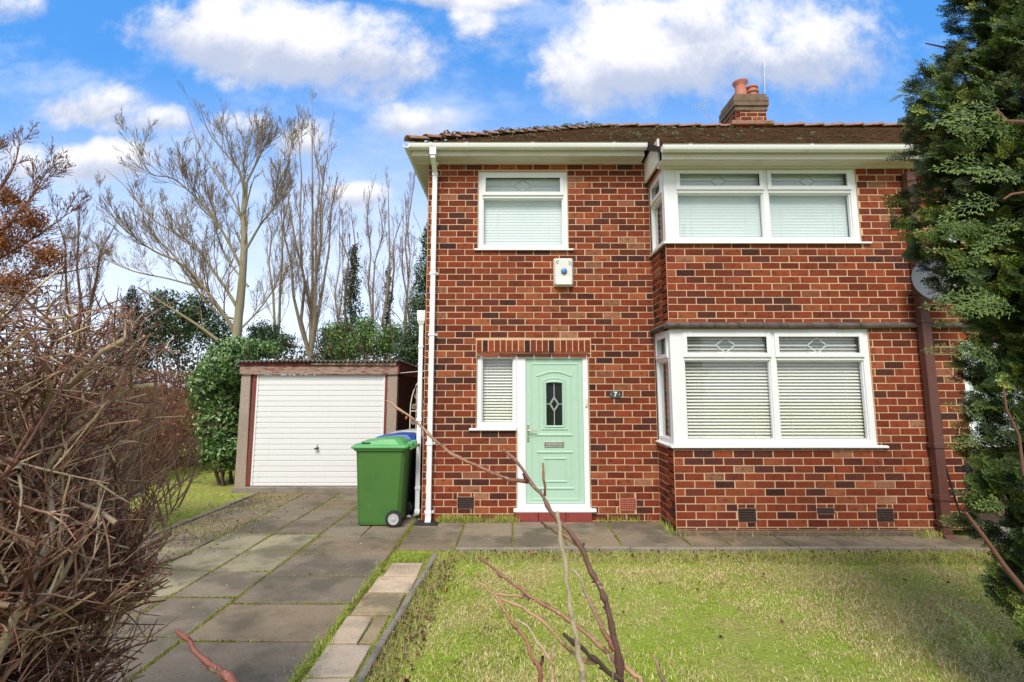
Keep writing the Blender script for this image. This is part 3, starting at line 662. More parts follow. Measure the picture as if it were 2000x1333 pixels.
sdh = empty('satellite_dish', (5.42, YB, 3.05), 'dark grey satellite dish on the wall right of the brown pipe, half behind the conifer', 'satellite dish')
g = MB(); n = 28; rings = []; dc = at(1834, 549, YB-.30); nd = Vector((-.35, -.9, .28)).normalized(); e1 = nd.cross(Vector((0, 0, 1))).normalized(); e2 = e1.cross(nd)
for rr_, h in ((.02, 0), (.1, .008), (.2, .03), (.28, .06), (.285, .055), (.2, .022), (.1, 0), (.02, -.008)):
    rings.append([tuple(dc+e1*math.cos(t)*rr_+e2*math.sin(t)*rr_*1.08+nd*h) for t in [2*math.pi*k/n for k in range(n)]])
g.loft(rings); g.build('dish', M['dish'], sdh, smooth=True)
g = MB(); g.tube([dc, dc-nd*.08+Vector((0, .05, -.02)), (5.30, YB-.005, 2.98)], .018); g.box(5.24, 5.36, YB-.016, YB-.005, 2.9, 3.06); g.build('bracket', M['black'], sdh)
g = MB(); tip = dc+nd*.36+e2*-.15; g.tube([dc-e2*.27+nd*.03, dc+nd*.2-e2*.26, tip], .010); g.tube([tip, tip-nd*.09+e2*.02], .026); g.build('receiver_arm', M['black'], sdh)

g = MB(); g.tube([at(1822, 655, YB-.012), at(1826, 740, YB-.012), at(1838, 820, YB-.012), at(1845, 905, YB-.012), (5.33, YB-.012, .2)], .009, 6); tag(g.build('cable', M['black']), 'thin black cable hanging down the brick right of the brown pipe', 'cable')

ta = empty('television_aerial', at(1492, 190, 10.3), 'thin television aerial mast clamped to the right side of the chimney', 'aerial')
b0 = at(1493, 215, 10.35); t0 = at(1493, 112, 10.35)
g = MB(); g.tube([b0-Vector((0, 0, .35)), t0], .005, 6); g.build('mast', M['alu'], ta)
g = MB()
for k in range(7):
    z = b0.z+(t0.z-b0.z)*(.35+.08*k); g.tube([(b0.x-.02, 10.35-.11, z), (b0.x+.03, 10.35+.11, z+.01)], .004, 5)
g.tube([(b0.x, 10.30, b0.z+(t0.z-b0.z)*.3), (b0.x+.01, 10.3, b0.z+(t0.z-b0.z)*.86)], .007, 5); g.build('elements', M['alu'], ta)
tb = empty('television_aerial', at(1395, 240, 11.8), 'faint angled television aerial behind the roof ridge left of the chimney', 'aerial')
p0, p1 = at(1398, 246, 11.8), at(1366, 205, 11.8)
g = MB(); g.tube([p0-Vector((0, 0, .8)), p0, p1], .009, 6); g.build('mast', M['alu'], tb)
g = MB()
for k in range(6):
    q = at(1352+k*6, 211-k*2, 11.8); g.tube([q-Vector((0, 0, .09)), q+Vector((0, 0, .09))], .0035, 5)
g.tube([at(1350, 210, 11.8), at(1386, 198, 11.8)], .006, 5); g.build('elements', M['alu'], tb)

# ------------------------------------------------------------------ garage
GY = 8.70
ga = empty('garage', (-3.3, GY, 0), 'pebble dashed concrete garage with white ribbed up-and-over door and corrugated roof', 'garage')
g = MB()
g.loft([[(-4.66, GY-.02, 0), (-4.47, GY-.02, 0), (-4.47, GY+.1, 0), (-4.66, GY+.1, 0)], [(-4.66, GY-.02, 1.96), (-4.50, GY-.02, 1.96), (-4.50, GY+.1, 1.96), (-4.66, GY+.1, 1.96)]]); g.build('front_post', M['pebble'], ga, bevel=.01)
g = MB(); g.box(-2.14, -1.97, GY-.02, GY+.1, 0, 1.955); g.build('front_post', M['pebble'], ga, bevel=.01)
g = MB(); g.box(-4.47, -4.40, GY-.005, GY+.1, .10, 1.955); g.build('jamb', M['redwood'], ga, bevel=.004)
g = MB(); g.box(-2.185, -2.142, GY-.005, GY+.1, .10, 1.955); g.build('jamb', M['redwood'], ga, bevel=.004)
g = MB(); g.box(-4.68, -1.96, GY-.05, GY-.02, 1.96, 2.095); g.build('lintel_board', M['oldwood'], ga, bevel=.004)
g = MB(); g.box(-4.70, -3.4, GY-.045, GY-.02, 2.098, 2.165); g.box(-3.396, -1.96, GY-.040, GY-.02, 2.098, 2.14); g.build('fascia_board', M['redwood'], ga, bevel=.004)
g = MB(); g.loft([[(-3.45, GY-.07, 2.125), (-3.45, GY-.045, 2.12), (-3.45, GY-.045, 2.155), (-3.45, GY-.07, 2.16)], [(-1.98, GY-.07, 2.115), (-1.98, GY-.045, 2.11), (-1.98, GY-.045, 2.165), (-1.98, GY-.07, 2.17)]]); g.box(-3.0, -2.78, GY-.06, GY-.03, 2.17, 2.185); g.build('loose_batten', M['rawwood'], ga, bevel=.004)
g = MB(); g.box(-4.66, -1.97, GY-.10, GY+.15, -.03, .09); g.build('concrete_sill', M['kerb'], ga, bevel=.012)
# ribbed door
g = MB(); prof = [(GY+.06, .115)]; nr_ = 20; z0_, z1_ = .135, 1.95; ph = (z1_-z0_)/nr_
prof = [(GY+.045, .10), (GY+.012, .10), (GY+.012, z0_-.004)]
for k in range(nr_):
    z = z0_+k*ph; prof += [(GY+.024, z), (GY+.024, z+.008), (GY+.012, z+.018), (GY+.012, z+ph-.003)]
prof += [(GY+.012, 1.952), (GY+.045, 1.952)]
g.extr(prof, 'x', -4.398, -2.188)
gd = g.build('garage_door', M['gdoor'], ga)
for a_ in (-4.398, -2.216): g = MB(); g.box(a_, a_+.028, GY+.0, GY+.012, .10, 1.952); g.build('door_edge', M['gdoor'], gd)
g = MB(); hp = at(620, 876, GY+.01); g.lathe([(.022, 0), (.022, -.012), (.012, -.02), (.010, -.045)], (hp.x, GY+.012, hp.z), 'y', 12); g.box(hp.x-.035, hp.x+.028, GY-.045, GY-.030, hp.z-.014, hp.z+.010); g.tube([(hp.x+.005, GY-.03, hp.z+.005), (hp.x+.008, GY-.028, hp.z+.07)], .006, 6); g.build('handle', M['black'], gd, bevel=.002)
# corrugated roof
V = []; F = []; nx = 320; x0, x1 = -4.74, -1.93
for j, (yy_, zz) in enumerate(((GY-.12, 2.195), (13.6, 2.06), (13.6, 2.054), (GY-.12, 2.183))):
    for i in range(nx+1):
        x = x0+(x1-x0)*i/nx; V.append((x, yy_+.015*math.sin(i*.21)*(j in (0, 3)), zz+.017*math.sin(2*math.pi*(x-x0)/.075)+.006*math.sin(x*3)))
for j in range(4):
    for i in range(nx): a = j*(nx+1)+i; b = ((j+1) % 4)*(nx+1)+i; F.append((a, a+1, b+1, b))
g = MB(); g.add(V, F); g.build('corrugated_roof', M['asbestos'], ga, smooth=True)
g = MB()
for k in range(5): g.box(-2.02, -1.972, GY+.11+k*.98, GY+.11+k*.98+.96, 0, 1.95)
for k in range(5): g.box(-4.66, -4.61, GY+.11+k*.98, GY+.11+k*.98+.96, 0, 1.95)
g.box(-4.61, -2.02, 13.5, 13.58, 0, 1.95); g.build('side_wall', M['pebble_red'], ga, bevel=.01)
g = MB(); g.loft([[(-1.965, GY-.06, 1.97), (-1.94, GY-.06, 1.97), (-1.94, GY-.06, 2.20), (-1.965, GY-.06, 2.20)], [(-1.965, 13.6, 1.86), (-1.94, 13.6, 1.86), (-1.94, 13.6, 2.08), (-1.965, 13.6, 2.08)]]); g.build('barge_board', M['redwood'], ga)
g = MB(); g.tube([(-1.95, GY+.0, 1.985), (-1.60, GY+.3, 2.03), (-1.24, GY+.35, 2.02)], .008, 6); tag(g.build('washing_line', M['white']), 'thin white line strung from the garage corner to the house', 'line')
g = MB(); q = at(792, 817, GY+.1); g.lathe([(.03, 0), (.03, .03), (.018, .035)], (q.x, q.y, q.z), 'x', 12); g.build('hook', M['terracotta'], ga)
# wrought iron gate
gt = empty('iron_gate', (-1.46, 8.45, 0), 'cream wrought iron gate with arched top between garage and house', 'gate')
gy = 8.45; xa, xb = -1.69, -1.20
arc = [(xa, gy, .08)]+[(xa, gy, 1.35)]+[((xa+xb)/2-(xb-xa)/2*math.cos(t), gy, 1.35+.55*math.sin(t)) for t in [math.pi*k/14 for k in range(1, 14)]]+[(xb, gy, 1.35), (xb, gy, .08)]
g = MB(); g.tube(arc, .011, 8); g.tube([(xa, gy, .12), (xb, gy, .12)], .010, 8); g.tube([(xa, gy, .85), (xb, gy, .85)], .010, 8); g.tube([(xa, gy, 1.35), (xb, gy, 1.35)], .008, 8); g.build('gate_frame', M['iron'], gt)
g = MB()
for k in range(1, 5): x = xa+(xb-xa)*k/5; g.tube([(x, gy, .12), (x, gy, 1.35+.48*math.sin(math.acos(1-2*k/5)))], .006, 6)
g.build('bars', M['iron'], gt)
for x, z, sg in ((xa+.05, 1.0, 1), (xa+.05, 1.18, -1), (xa+.06, 1.42, 1), (xa+.10, 1.6, -1), (xb-.06, 1.1, 1), ((xa+xb)/2, 1.5, 1)):
    g = MB(); g.tube([(x+.042*(1-t/22)*math.cos(sg*t*.5), gy-.004, z+.05*(1-t/22)*math.sin(sg*t*.5)) for t in range(20)], .005, 5); g.build('scroll', M['iron'], gt)

# ------------------------------------------------------------------ wheelie bins
def bin_(name, loc, label, bm_, lm_, rot=0):
    b = empty(name, loc, label, 'bin', 'wheelie bins beside the house'); ox, oy = loc[0], loc[1]
    # local: x along depth (front at -x, handle/wheels at +x), y width
    P = lambda x, y, z: (ox+x, oy+y, z)
    def ring(x0, x1, hw, z, k=.04): return [P(x0+k, -hw, z), P(x1-k, -hw, z), P(x1, -hw+k, z), P(x1, hw-k, z), P(x1-k, hw, z), P(x0+k, hw, z), P(x0, hw-k, z), P(x0, -hw+k, z)]
    g = MB(); g.loft([ring(-.29, .22, .215, .012), ring(-.30, .235, .222, .05), ring(-.315, .26, .245, .45), ring(-.335, .29, .268, .90), ring(-.34, .295, .272, .93), ring(-.362, .315, .292, .935), ring(-.362, .315, .292, .965)])
    g.box(ox+.315, ox+.36, oy-.2, oy+.2, .93, .965)
    for sx in (-.07, .055):
        g.loft([[P(sx-.010, -.272, .945), P(sx+.010, -.272, .945), P(sx+.010, -.25, .945), P(sx-.010, -.25, .945)], [P(sx-.006, -.262, .80), P(sx+.006, -.262, .80), P(sx+.006, -.25, .80), P(sx-.006, -.25, .80)]])
    body = g.build('body', bm_, b, bevel=.008)
    g = MB(); g.tube([P(.335, -.2, .945), P(.40, -.2, .975), P(.40, .2, .975), P(.335, .2, .945)], .014, 8); g.build('handle', bm_, b)
    g = MB(); g.loft([ring(-.39, .335, .305, .962, .03), ring(-.395, .34, .31, .985, .03), ring(-.36, .32, .285, 1.008, .04)])
    g.loft([ring(-.335, .27, .245, 1.0, .05), ring(-.29, .235, .215, 1.04, .06), ring(-.05, .19, .19, 1.075, .06)])
    g.box(ox-.41, ox-.375, oy-.08, oy+.08, .972, .998); g.box(ox+.30, ox+.37, oy-.16, oy-.08, .965, 1.03); g.box(ox+.30, ox+.37, oy+.08, oy+.16, .965, 1.03)
    lid = g.build('lid', lm_, b, bevel=.008)
    g = MB(); g.box(ox-.27, ox-.16, oy-.238, oy-.20, 1.018, 1.034); g.build('lid_grip', M['black'], lid)
    for s_ in (-1, 1):
        g = MB(); c = P(.175, s_*.265-.025, .102); g.lathe([(.07, 0), (.098, .004), (.102, .012), (.102, .038), (.098, .046), (.07, .05)], c, 'y', 28)
        wl = g.build('wheel', M['black'], b, smooth=True)
        g = MB(); c2 = (c[0], c[1]-.003 if s_ < 0 else c[1]+.053, c[2]); sg = 1 if s_ < 0 else -1
        g.lathe([(.068, 0), (.068, -.003*sg), (.058, -.004*sg), (.054, .006*sg), (.030, .006*sg), (.026, -.006*sg), (.010, -.010*sg)], c2, 'y', 24); g.build('rim', M['rim'], wl, smooth=True)
    g = MB(); g.tube([P(.175, -.27, .102), P(.175, .27, .102)], .012, 8); g.build('axle', M['black'], b)
    return b
bin_('wheelie_bin', (-1.655, 6.80, 0), 'green wheelie bin with its wheel showing, nearest the camera', M['bingreen'], M['binlid'])
bin_('wheelie_bin', (-1.63, 7.46, 0), 'dark wheelie bin with a blue lid behind the green bin', M['binnavy'], M['binblue'])
bin_('wheelie_bin', (-1.60, 8.09, 0), 'wheelie bin with a pale grey lid farthest back beside the house', M['binnavy'], M['bingrey'])
# crushed paper by the bin
g = MB()
for k in range(7):
    x, y = random.uniform(-1.44, -1.27), random.uniform(6.95, 7.15); a = random.uniform(0, 3); s_ = random.uniform(.03, .06)
    pts = [(x+s_*math.cos(a+t)*random.uniform(.7, 1.2), y+s_*math.sin(a+t)*.7, .012+random.uniform(0, .03)) for t in (0, 1.6, 3.1, 4.7)]
    g.add(pts+[(p[0], p[1], p[2]+.004) for p in pts], [(0, 1, 2, 3), (4, 5, 6, 7), (0, 1, 5, 4), (1, 2, 6, 5), (2, 3, 7, 6), (3, 0, 4, 7)])
tag(g.build('crumpled_paper', M['white']), 'crumpled white paper scraps on the slabs between bin and house', 'litter')

# ------------------------------------------------------------------ ground, paving, kerbs
def sheet(name, x0, x1, y0, y1, z, m, kind='structure', nx=1, ny=1):
    g = MB(); g.add([(x0, y0, z), (x1, y0, z), (x1, y1, z), (x0, y1, z)], [(0, 1, 2, 3)]); o = g.build(name, m); tag(o, kind=kind); return o
sheet('ground', -600, 600, -60, 1200, -.045, M['ground'])
sheet('paving_bed', -4.6, 7.5, -1, 8.66, -.016, M['mosspad'])
# the two lawns and drive verge as raised uneven turf
def turf(name, x0, x1, y0, y1, z, amp, m, st=.12):
    nx = int((x1-x0)/st)+1; ny = int((y1-y0)/st)+1; xs = np.linspace(x0, x1, nx); ys = np.linspace(y0, y1, ny); X, Y = np.meshgrid(xs, ys)
    Z = z+amp*(np.sin(X*2.1+Y*1.3)*.4+np.sin(X*5.3-Y*3.7)*.3+rng.normal(0, .25, X.shape)*.6)
    Vt = np.stack([X, Y, Z], -1).reshape(-1, 3); i = np.arange(nx*ny).reshape(ny, nx)
    F = np.stack([i[:-1, :-1], i[:-1, 1:], i[1:, 1:], i[1:, :-1]], -1).reshape(-1, 4)
    return tag(npmesh(name, Vt, F, np.full(len(F), 4), m, smooth=True), kind='structure')
turf('lawn', -.80, 9, -1, 5.40, -.012, .010, M['ground'])
turf('verge', -16, -3.95, -1, 20, -.01, .014, M['ground'], .25)
PAV = []  # slabs (x0,x1,y0,y1,tone,zrise)
def slab(mb, x0, x1, y0, y1, tone, gap=.009, z=0):
    j = lambda s=.004: random.uniform(-s, s)
    k = random.uniform(.9, 1.1); mb.tone = tuple(c*k for c in tone)
    c = [(x0+gap+j(), y0+gap+j()), (x1-gap+j(), y0+gap+j()), (x1-gap+j(), y1-gap+j()), (x0+gap+j(), y1-gap+j())]
    zz = [z+random.uniform(-.004, .004) for _ in range(4)]
    cx, cy = sum(p[0] for p in c)/4, sum(p[1] for p in c)/4; e = .006
    ins = [(p[0]+(e if p[0] < cx else -e), p[1]+(e if p[1] < cy else -e)) for p in c]
    mb.loft([[(p[0], p[1], -.04) for p in c], [(p[0], p[1], q-.006) for p, q in zip(c, zz)], [(p[0], p[1], q) for p, q in zip(ins, zz)]])
GR = (.245, .198, .14); GR2 = (.215, .172, .122); BR = (.245, .185, .12)
p = MB()
xs = [-1.25, -.61, .005, .61, 1.22, 1.98, 2.42, 3.08, 3.67, 4.35, 5.0, 5.7, 6.4]
for a, b in zip(xs[:-1], xs[1:]):
    slab(p, a, b, 5.66, 6.19 if a < 1.9 else 6.17, random.choice([GR, GR, BR]))
    if a < 1.9: slab(p, a, min(b, 1.94), 6.19, 6.80, random.choice([GR, GR2]))
pth = tag(p.build('path', M['slab'], tones=True), kind='structure')
p = MB()
cols = [(-2.28, -1.275), (-2.85, -2.28), (-3.42, -2.85), (-4.18, -3.42)]
rowsets = [[2.0, 2.6, 3.12, 3.69, 4.30, 4.90, 5.53, 6.14, 6.78, 7.40, 8.0, 8.60], [2.0, 2.55, 3.13, 3.75, 4.42, 5.03, 5.66, 6.26, 6.90, 7.5, 8.05, 8.60],
           [2.0, 2.7, 3.25, 3.85, 4.45, 5.05, 5.70, 6.30, 6.92, 7.5, 8.05, 8.60], [2.0, 2.7, 3.3, 3.9, 4.5, 5.1, 5.75, 6.35, 6.95, 7.5, 8.05, 8.60]]
for (a, b), rs in zip(cols, rowsets):
    for c, d in zip(rs[:-1], rs[1:]):
        if c > 6.1 and b > -1.3:
            slab(p, a, (a+b)/2, c, d, random.choice([GR, GR2])); slab(p, (a+b)/2, b, c, d, random.choice([GR, GR2]))
        else:
            slab(p, a, b, c, d, (.33, .285, .18) if (a < -2.8 and 5 < c < 6 and b > -3) or (a < -3.2 and 4.4 < c < 5.2) else random.choice([GR, GR2, GR2, BR]), gap=.012)
for c, d in ((5.53, 6.14), (6.14, 6.76), (6.76, 7.4), (7.4, 8.0), (8.0, 8.6)): slab(p, -1.275+.01, (-1.25 if d < 6.8 else -1.21), c, d, GR2, gap=.001)
for c, d in ((6.80, 7.40), (7.40, 8.0), (8.0, 8.6)): slab(p, -1.255, -1.205, c, d, GR2, gap=.002)
PK = (.52, .40, .27); PB = (.36, .27, .16)
for (a, b, c, d, t) in [(-1.20, -.875, 4.90, 5.25, PK), (-1.235, -.875, 4.53, 4.885, PK), (-1.25, -.895, 4.10, 4.515, PB), (-1.26, -1.05, 3.66, 4.08, PK), (-1.045, -.93, 3.66, 4.08, PB), (-1.255, -.945, 3.26, 3.64, (.52, .41, .30)), (-1.26, -.96, 2.8, 3.245, PK), (-1.26, -.96, 2.3, 2.79, PK)]: slab(p, a, b, c, d, t, gap=.006)
for x in np.arange(-4.1, -1.3, .62): pass
tag(p.build('driveway', M['slab'], tones=True), kind='structure')
# kerbs
g = MB(); x = -.60
while x < 7:
    e = x+random.uniform(.88, .93); dz = random.uniform(-.005, .006); dy = random.uniform(-.006, .006)
    g.loft([[(x, 5.585+dy, -.06), (x, 5.645+dy, -.06), (x, 5.645+dy, .030+dz), (x, 5.635+dy, .038+dz), (x, 5.595+dy, .038+dz), (x, 5.585+dy, .030+dz)], [(e, 5.585+dy, -.06), (e, 5.645+dy, -.06), (e, 5.645+dy, .030+dz), (e, 5.635+dy, .038+dz), (e, 5.595+dy, .038+dz), (e, 5.585+dy, .030+dz)]])
    x = e+.008
tag(g.build('path_kerb', M['kerb']), kind='structure')
g = MB(); y = 5.44; 
def kx(y): return -.80-.048*(5.26-y)
while y > 1.2:
    e = y-.9; c0, c1 = kx(y), kx(e); dz = random.uniform(-.006, .006)
    def pr(cx, yy): return [(cx-.025, yy, -.06), (cx-.025, yy, .030+dz), (cx-.015, yy, .040+dz), (cx+.015, yy, .040+dz), (cx+.025, yy, .030+dz), (cx+.025, yy, -.06)]
    g.loft([pr(c0, y), pr((c0+c1)/2+.006, (y+e)/2), pr(c1, e)]); y = e-.008
tag(g.build('lawn_kerb', M['kerb']), kind='structure')
g = MB(); y = 8.6
while y > 3:
    e = y-.9; dx = random.uniform(-.02, .02); dz = random.uniform(-.01, .01)
    g.loft([[(-4.24+dx, y, -.05), (-4.18+dx, y, -.05), (-4.18+dx, y, .03+dz), (-4.24+dx, y, .03+dz)], [(-4.24, e, -.05), (-4.18, e, -.05), (-4.18, e, .035+dz), (-4.24, e, .035+dz)]]); y = e-.01
tag(g.build('verge_kerb', M['kerb'], bevel=.008), kind='structure')

# low fence between the two forecourts
fe = empty('boundary_fence', (5.42, 5.8, 0), 'low weathered timber fence on a pale concrete base at the right end of the path', 'fence')
g = MB()
for k in range(5): g.box(5.40, 5.425, 5.10, 6.14, .22+k*.135, .22+k*.135+.125)
g.build('boards', M['fence'], fe, bevel=.004)
g = MB(); g.box(5.37, 5.45, 5.0, 5.09, 0, .95); g.build('post', M['fence'], fe, bevel=.006)
g = MB(); g.box(5.39, 5.44, 5.10, 6.14, 0, .21); g.build('concrete_base', M['conc'], fe, bevel=.006)
#VEG
# ================================================================== vegetation
class Tubes:
    """many tapered branches in one mesh, each a ring-per-point tube"""
    def __init__(s, n=5): s.n = n; s.V = []; s.F = []; s.P = []; s.T = []; s.c = 0
    def add(s, pts, rad, tone=(1, 1, 1), tone2=None, n=None):
        n = n or s.n; P = np.asarray(pts, float); m = len(P); r = np.asarray(rad, float); r = r if len(r) == m else np.interp(np.linspace(0, 1, m), np.linspace(0, 1, len(r)), r)
        D = np.empty_like(P); D[1:-1] = P[2:]-P[:-2]; D[0] = P[1]-P[0]; D[-1] = P[-1]-P[-2]
        D /= np.linalg.norm(D, axis=1)[:, None]+1e-9
        ref = np.array([.3, .2, .93]) if abs(D[0][2]) < .85 else np.array([.9, .3, .1])
        e1 = np.cross(D, ref); e1 /= np.linalg.norm(e1, axis=1)[:, None]+1e-9; e2 = np.cross(D, e1)
        t = np.arange(n)*2*math.pi/n
        ring = P[:, None, :]+r[:, None, None]*(np.cos(t)[None, :, None]*e1[:, None, :]+np.sin(t)[None, :, None]*e2[:, None, :])
        s.V.append(ring.reshape(-1, 3)); b = s.c
        i = (b+np.arange(m-1)[:, None]*n+np.arange(n)[None, :]).ravel(); jn = (b+np.arange(m-1)[:, None]*n+(np.arange(n)[None, :]+1) % n).ravel()
        s.F.append(np.stack([i, jn, jn+n, i+n], -1)); s.c += m*n
        t1 = np.array(tone, float); t2 = np.array(tone2 if tone2 is not None else tone, float); k = np.linspace(0, 1, m)[:, None]
        s.T.append(np.repeat(t1*(1-k)+t2*k, n, axis=0))
    def build(s, name, m, parent=None):
        V = np.concatenate(s.V); F = np.concatenate(s.F); return npmesh(name, V, F, np.full(len(F), 4), m, parent, tone=np.concatenate(s.T), smooth=True)
def unit(v): return v/(np.linalg.norm(v)+1e-9)
def perp(d, rg): a = rg.normal(size=3); a -= a.dot(d)*d; return unit(a)
def wig(p, d, L, m, rg, w, up=0., grav=None):
    pts = [p]; st = L/m
    for k in range(m):
        d = unit(d+rg.normal(size=3)*w+np.array([0, 0, up])); p = p+d*st; pts.append(p)
    return pts, d
def grow(T, p, d, L, r, lvl, rg, tones, up=.08, spread=(.5, .95), kids=(5, 5, 4), ratio=.52, w=.10, start=.2, rmin=.0035, keep=None, tips=None):
    m = max(3, int(L/.25)+2) if lvl < 2 else 3
    pts, _ = wig(p, d, L, m, rg, w, up); rad = np.linspace(r, max(rmin, r*.28), m+1)
    if keep is not None and not keep(pts[-1]): return
    T.add(pts, rad, tones[0] if r > .03 else tones[1], tones[1], n=7 if r > .05 else (5 if r > .015 else 3))
    if tips is not None: tips.append((pts[-1], unit(pts[-1]-pts[-2])))
    if lvl >= len(kids): return
    kk = kids[lvl]; n = max(1, int(rg.poisson(kk*.3)+kk*.7))
    for _ in range(n):
        t = rg.uniform(start, .98)*m; i = min(int(t), m-1); q = pts[i]+(pts[i+1]-pts[i])*(t-i); dd = unit(pts[i+1]-pts[i]); a = rg.uniform(*spread)
        nd = unit(dd*math.cos(a)+perp(dd, rg)*math.sin(a)); f = 1-.55*t/m
        grow(T, q, nd, L*ratio*f*rg.uniform(.7, 1.2), max(rmin, (r*(1-.7*t/m))*.55), lvl+1, rg, tones, up, spread, kids, ratio, w, start, rmin, keep, tips)
def limb(T, pts, r0, r1, rg, tones, kids=(9, 6, 4), L=1.6, up=.10, spread=(.35, .8), start=.12, rmin=.0045, sub=4, keep=None, ratio=.5):
    P = [np.array(q) for q in pts]; out = [P[0]]
    for k in range(len(P)-1):
        for j in range(1, sub+1):
            t = j/sub; p0 = P[max(k-1, 0)]; p1 = P[k]; p2 = P[k+1]; p3 = P[min(k+2, len(P)-1)]
            out.append(.5*((2*p1)+(-p0+p2)*t+(2*p0-5*p1+4*p2-p3)*t*t+(-p0+3*p1-3*p2+p3)*t**3))
    m = len(out)-1; rad = np.linspace(0, 1, m+1); rad = r0+(r1-r0)*rad**.8
    rad = rad*(1+rg.normal(0, .03, m+1)); T.add(out, rad, tones[0], tones[0] if r1 > .03 else tones[1], n=10 if r0 > .08 else 6)
    for _ in range(kids[0]):
        t = rg.uniform(start, 1)*m; i = min(int(t), m-1); q = out[i]+(out[i+1]-out[i])*(t-i); dd = unit(out[i+1]-out[i]); a = rg.uniform(*spread)
        nd = unit(dd*math.cos(a)+perp(dd, rg)*math.sin(a)+np.array([0, 0, .25]))
        grow(T, q, nd, L*(1-.5*t/m)*rg.uniform(.6, 1.25), max(rmin, rad[i]*.45), 1, rg, tones, up, spread, kids, ratio, .09, .15, rmin, keep)
# leaf shapes as small folded blades, all in one mesh per crown
def leaves(name, P, N, size, tones, m, parent=None, rg=rng, aspect=.45, droop=.3, fold=.25):
    """P (n,3) centres, N (n,3) facing normals"""
    n = len(P); N = N+rg.normal(0, .35, (n, 3)); N /= np.linalg.norm(N, axis=1)[:, None]
    A = rg.normal(size=(n, 3)); A -= (A*N).sum(1)[:, None]*N; A[:, 2] -= droop; A /= np.linalg.norm(A, axis=1)[:, None]; B = np.cross(N, A)
    L = size*rg.uniform(.6, 1.25, n)[:, None]; W_ = L*aspect
    base = P-A*L*.5; tip = P+A*L*.5-N*L*.1; mid = P
    v = np.stack([base, mid+B*W_*.5+N*W_*fold, tip, mid-B*W_*.5+N*W_*fold], 1).reshape(-1, 3)
    i = np.arange(n)*4; F = np.stack([i, i+1, i+2, i, i+2, i+3], -1).reshape(-1, 3)
    tn = np.asarray(tones)[rg.integers(0, len(tones), n)]*rg.uniform(.7, 1.3, n)[:, None]
    return npmesh(name, v, F, np.full(len(F), 3), m, parent, tone=np.repeat(tn, 4, axis=0))
def blobcloud(rg, blobs, n, shell=.55, noise=.12):
    """points in lumpy ellipsoids: blobs (cx,cy,cz,rx,ry,rz)"""
    vol = np.array([b[3]*b[4]+b[3]*b[5]+b[4]*b[5] for b in blobs]); k = rg.choice(len(blobs), n, p=vol/vol.sum()); B = np.array(blobs)[k]
    d = rg.normal(size=(n, 3)); d /= np.linalg.norm(d, axis=1)[:, None]; r = shell+(1-shell)*rg.random(n)**.7
    f = 1+noise*(np.sin(d[:, 0]*7+B[:, 0]*3)+np.sin(d[:, 1]*9+B[:, 2]*5)+np.sin(d[:, 2]*8+B[:, 1]*2))*.8+rg.normal(0, .04, n)
    P = B[:, :3]+d*B[:, 3:]*(r*f)[:, None]; P[:, 2] = np.maximum(P[:, 2], .03); return P, d
GBARK = ((.31, .27, .17), (.24, .175, .11)); PALE = ((.33, .28, .20), (.26, .185, .13)); RUST = ((.16, .09, .06), (.20, .09, .045)); BROWN = ((.12, .085, .06), (.13, .075, .05))
def pth_(pxs, Y, dy=0.): 
    out = []
    for k, (x, y) in enumerate(pxs): v_ = at(x, y, Y+dy*k); out.append((v_.x, v_.y, v_.z))
    return out

# ---- large bare tree behind the laurel
rg = np.random.default_rng(11)
t = empty('bare_tree', (*at(465, 660, 14.0).xy, 0), 'large spreading bare tree with pale greenish trunk rising behind the laurel left of the garage', 'tree')
Tk = Tubes(); x0 = at(463, 640, 14.0)
limb(Tk, [(x0.x, 14, -.05), (x0.x, 14, 1.6)]+pth_([(464, 640), (472, 560), (477, 480), (476, 420), (480, 360)], 14.0), .16, .062, rg, GBARK, kids=(4, 5, 4), L=1.6, start=.45); Tk.build('trunk', M['bark'], t)
Tc = Tubes()
for pxs, dy, r0, n in [([(462, 655), (420, 590), (360, 520), (300, 490), (240, 445), (195, 385)], -.35, .085, 15), ([(400, 565), (330, 545), (260, 530), (190, 500), (150, 480)], .3, .045, 9),
                       ([(466, 605), (428, 545), (372, 475), (300, 430), (250, 370), (205, 330)], .25, .075, 15), ([(472, 525), (436, 455), (395, 400), (340, 350), (295, 340), (265, 295)], -.3, .07, 14),
                       ([(476, 440), (452, 385), (412, 325), (385, 275), (365, 215)], .2, .06, 12), ([(477, 400), (470, 340), (440, 300), (410, 262), (395, 225)], -.25, .05, 9), ([(468, 645), (510, 600), (543, 545), (552, 470), (548, 410)], .25, .05, 9),
                       ([(474, 500), (508, 440), (538, 400), (560, 330), (577, 235)], -.15, .06, 12), ([(480, 360), (505, 310), (520, 280), (541, 235)], .2, .055, 10), ([(478, 380), (476, 320), (490, 270), (496, 235)], .3, .05, 9), ([(485, 560), (440, 500), (420, 440), (415, 400), (400, 345)], .3, .045, 9),
                       ([(463, 625), (410, 600), (340, 500), (310, 470), (270, 400), (240, 330)], .45, .055, 10)]:
    limb(Tc, pth_(pxs, 14.0, dy), r0*.68, .008, rg, GBARK, kids=(int(n*1.6), 9, 6), L=1.8, up=.13, rmin=.0040, spread=(.3, .65), ratio=.55, keep=lambda p: p[2] < 10.0-.33*abs(p[0]+7.0)**1.1+rg.exponential(.45))
limb(Tc, pth_([(425, 665), (385, 635), (330, 600), (270, 562)], 13.8, -.2), .055, .02, rg, GBARK, kids=(3, 3, 2), L=.9)
Tc.build('crown', M['bark'], t)
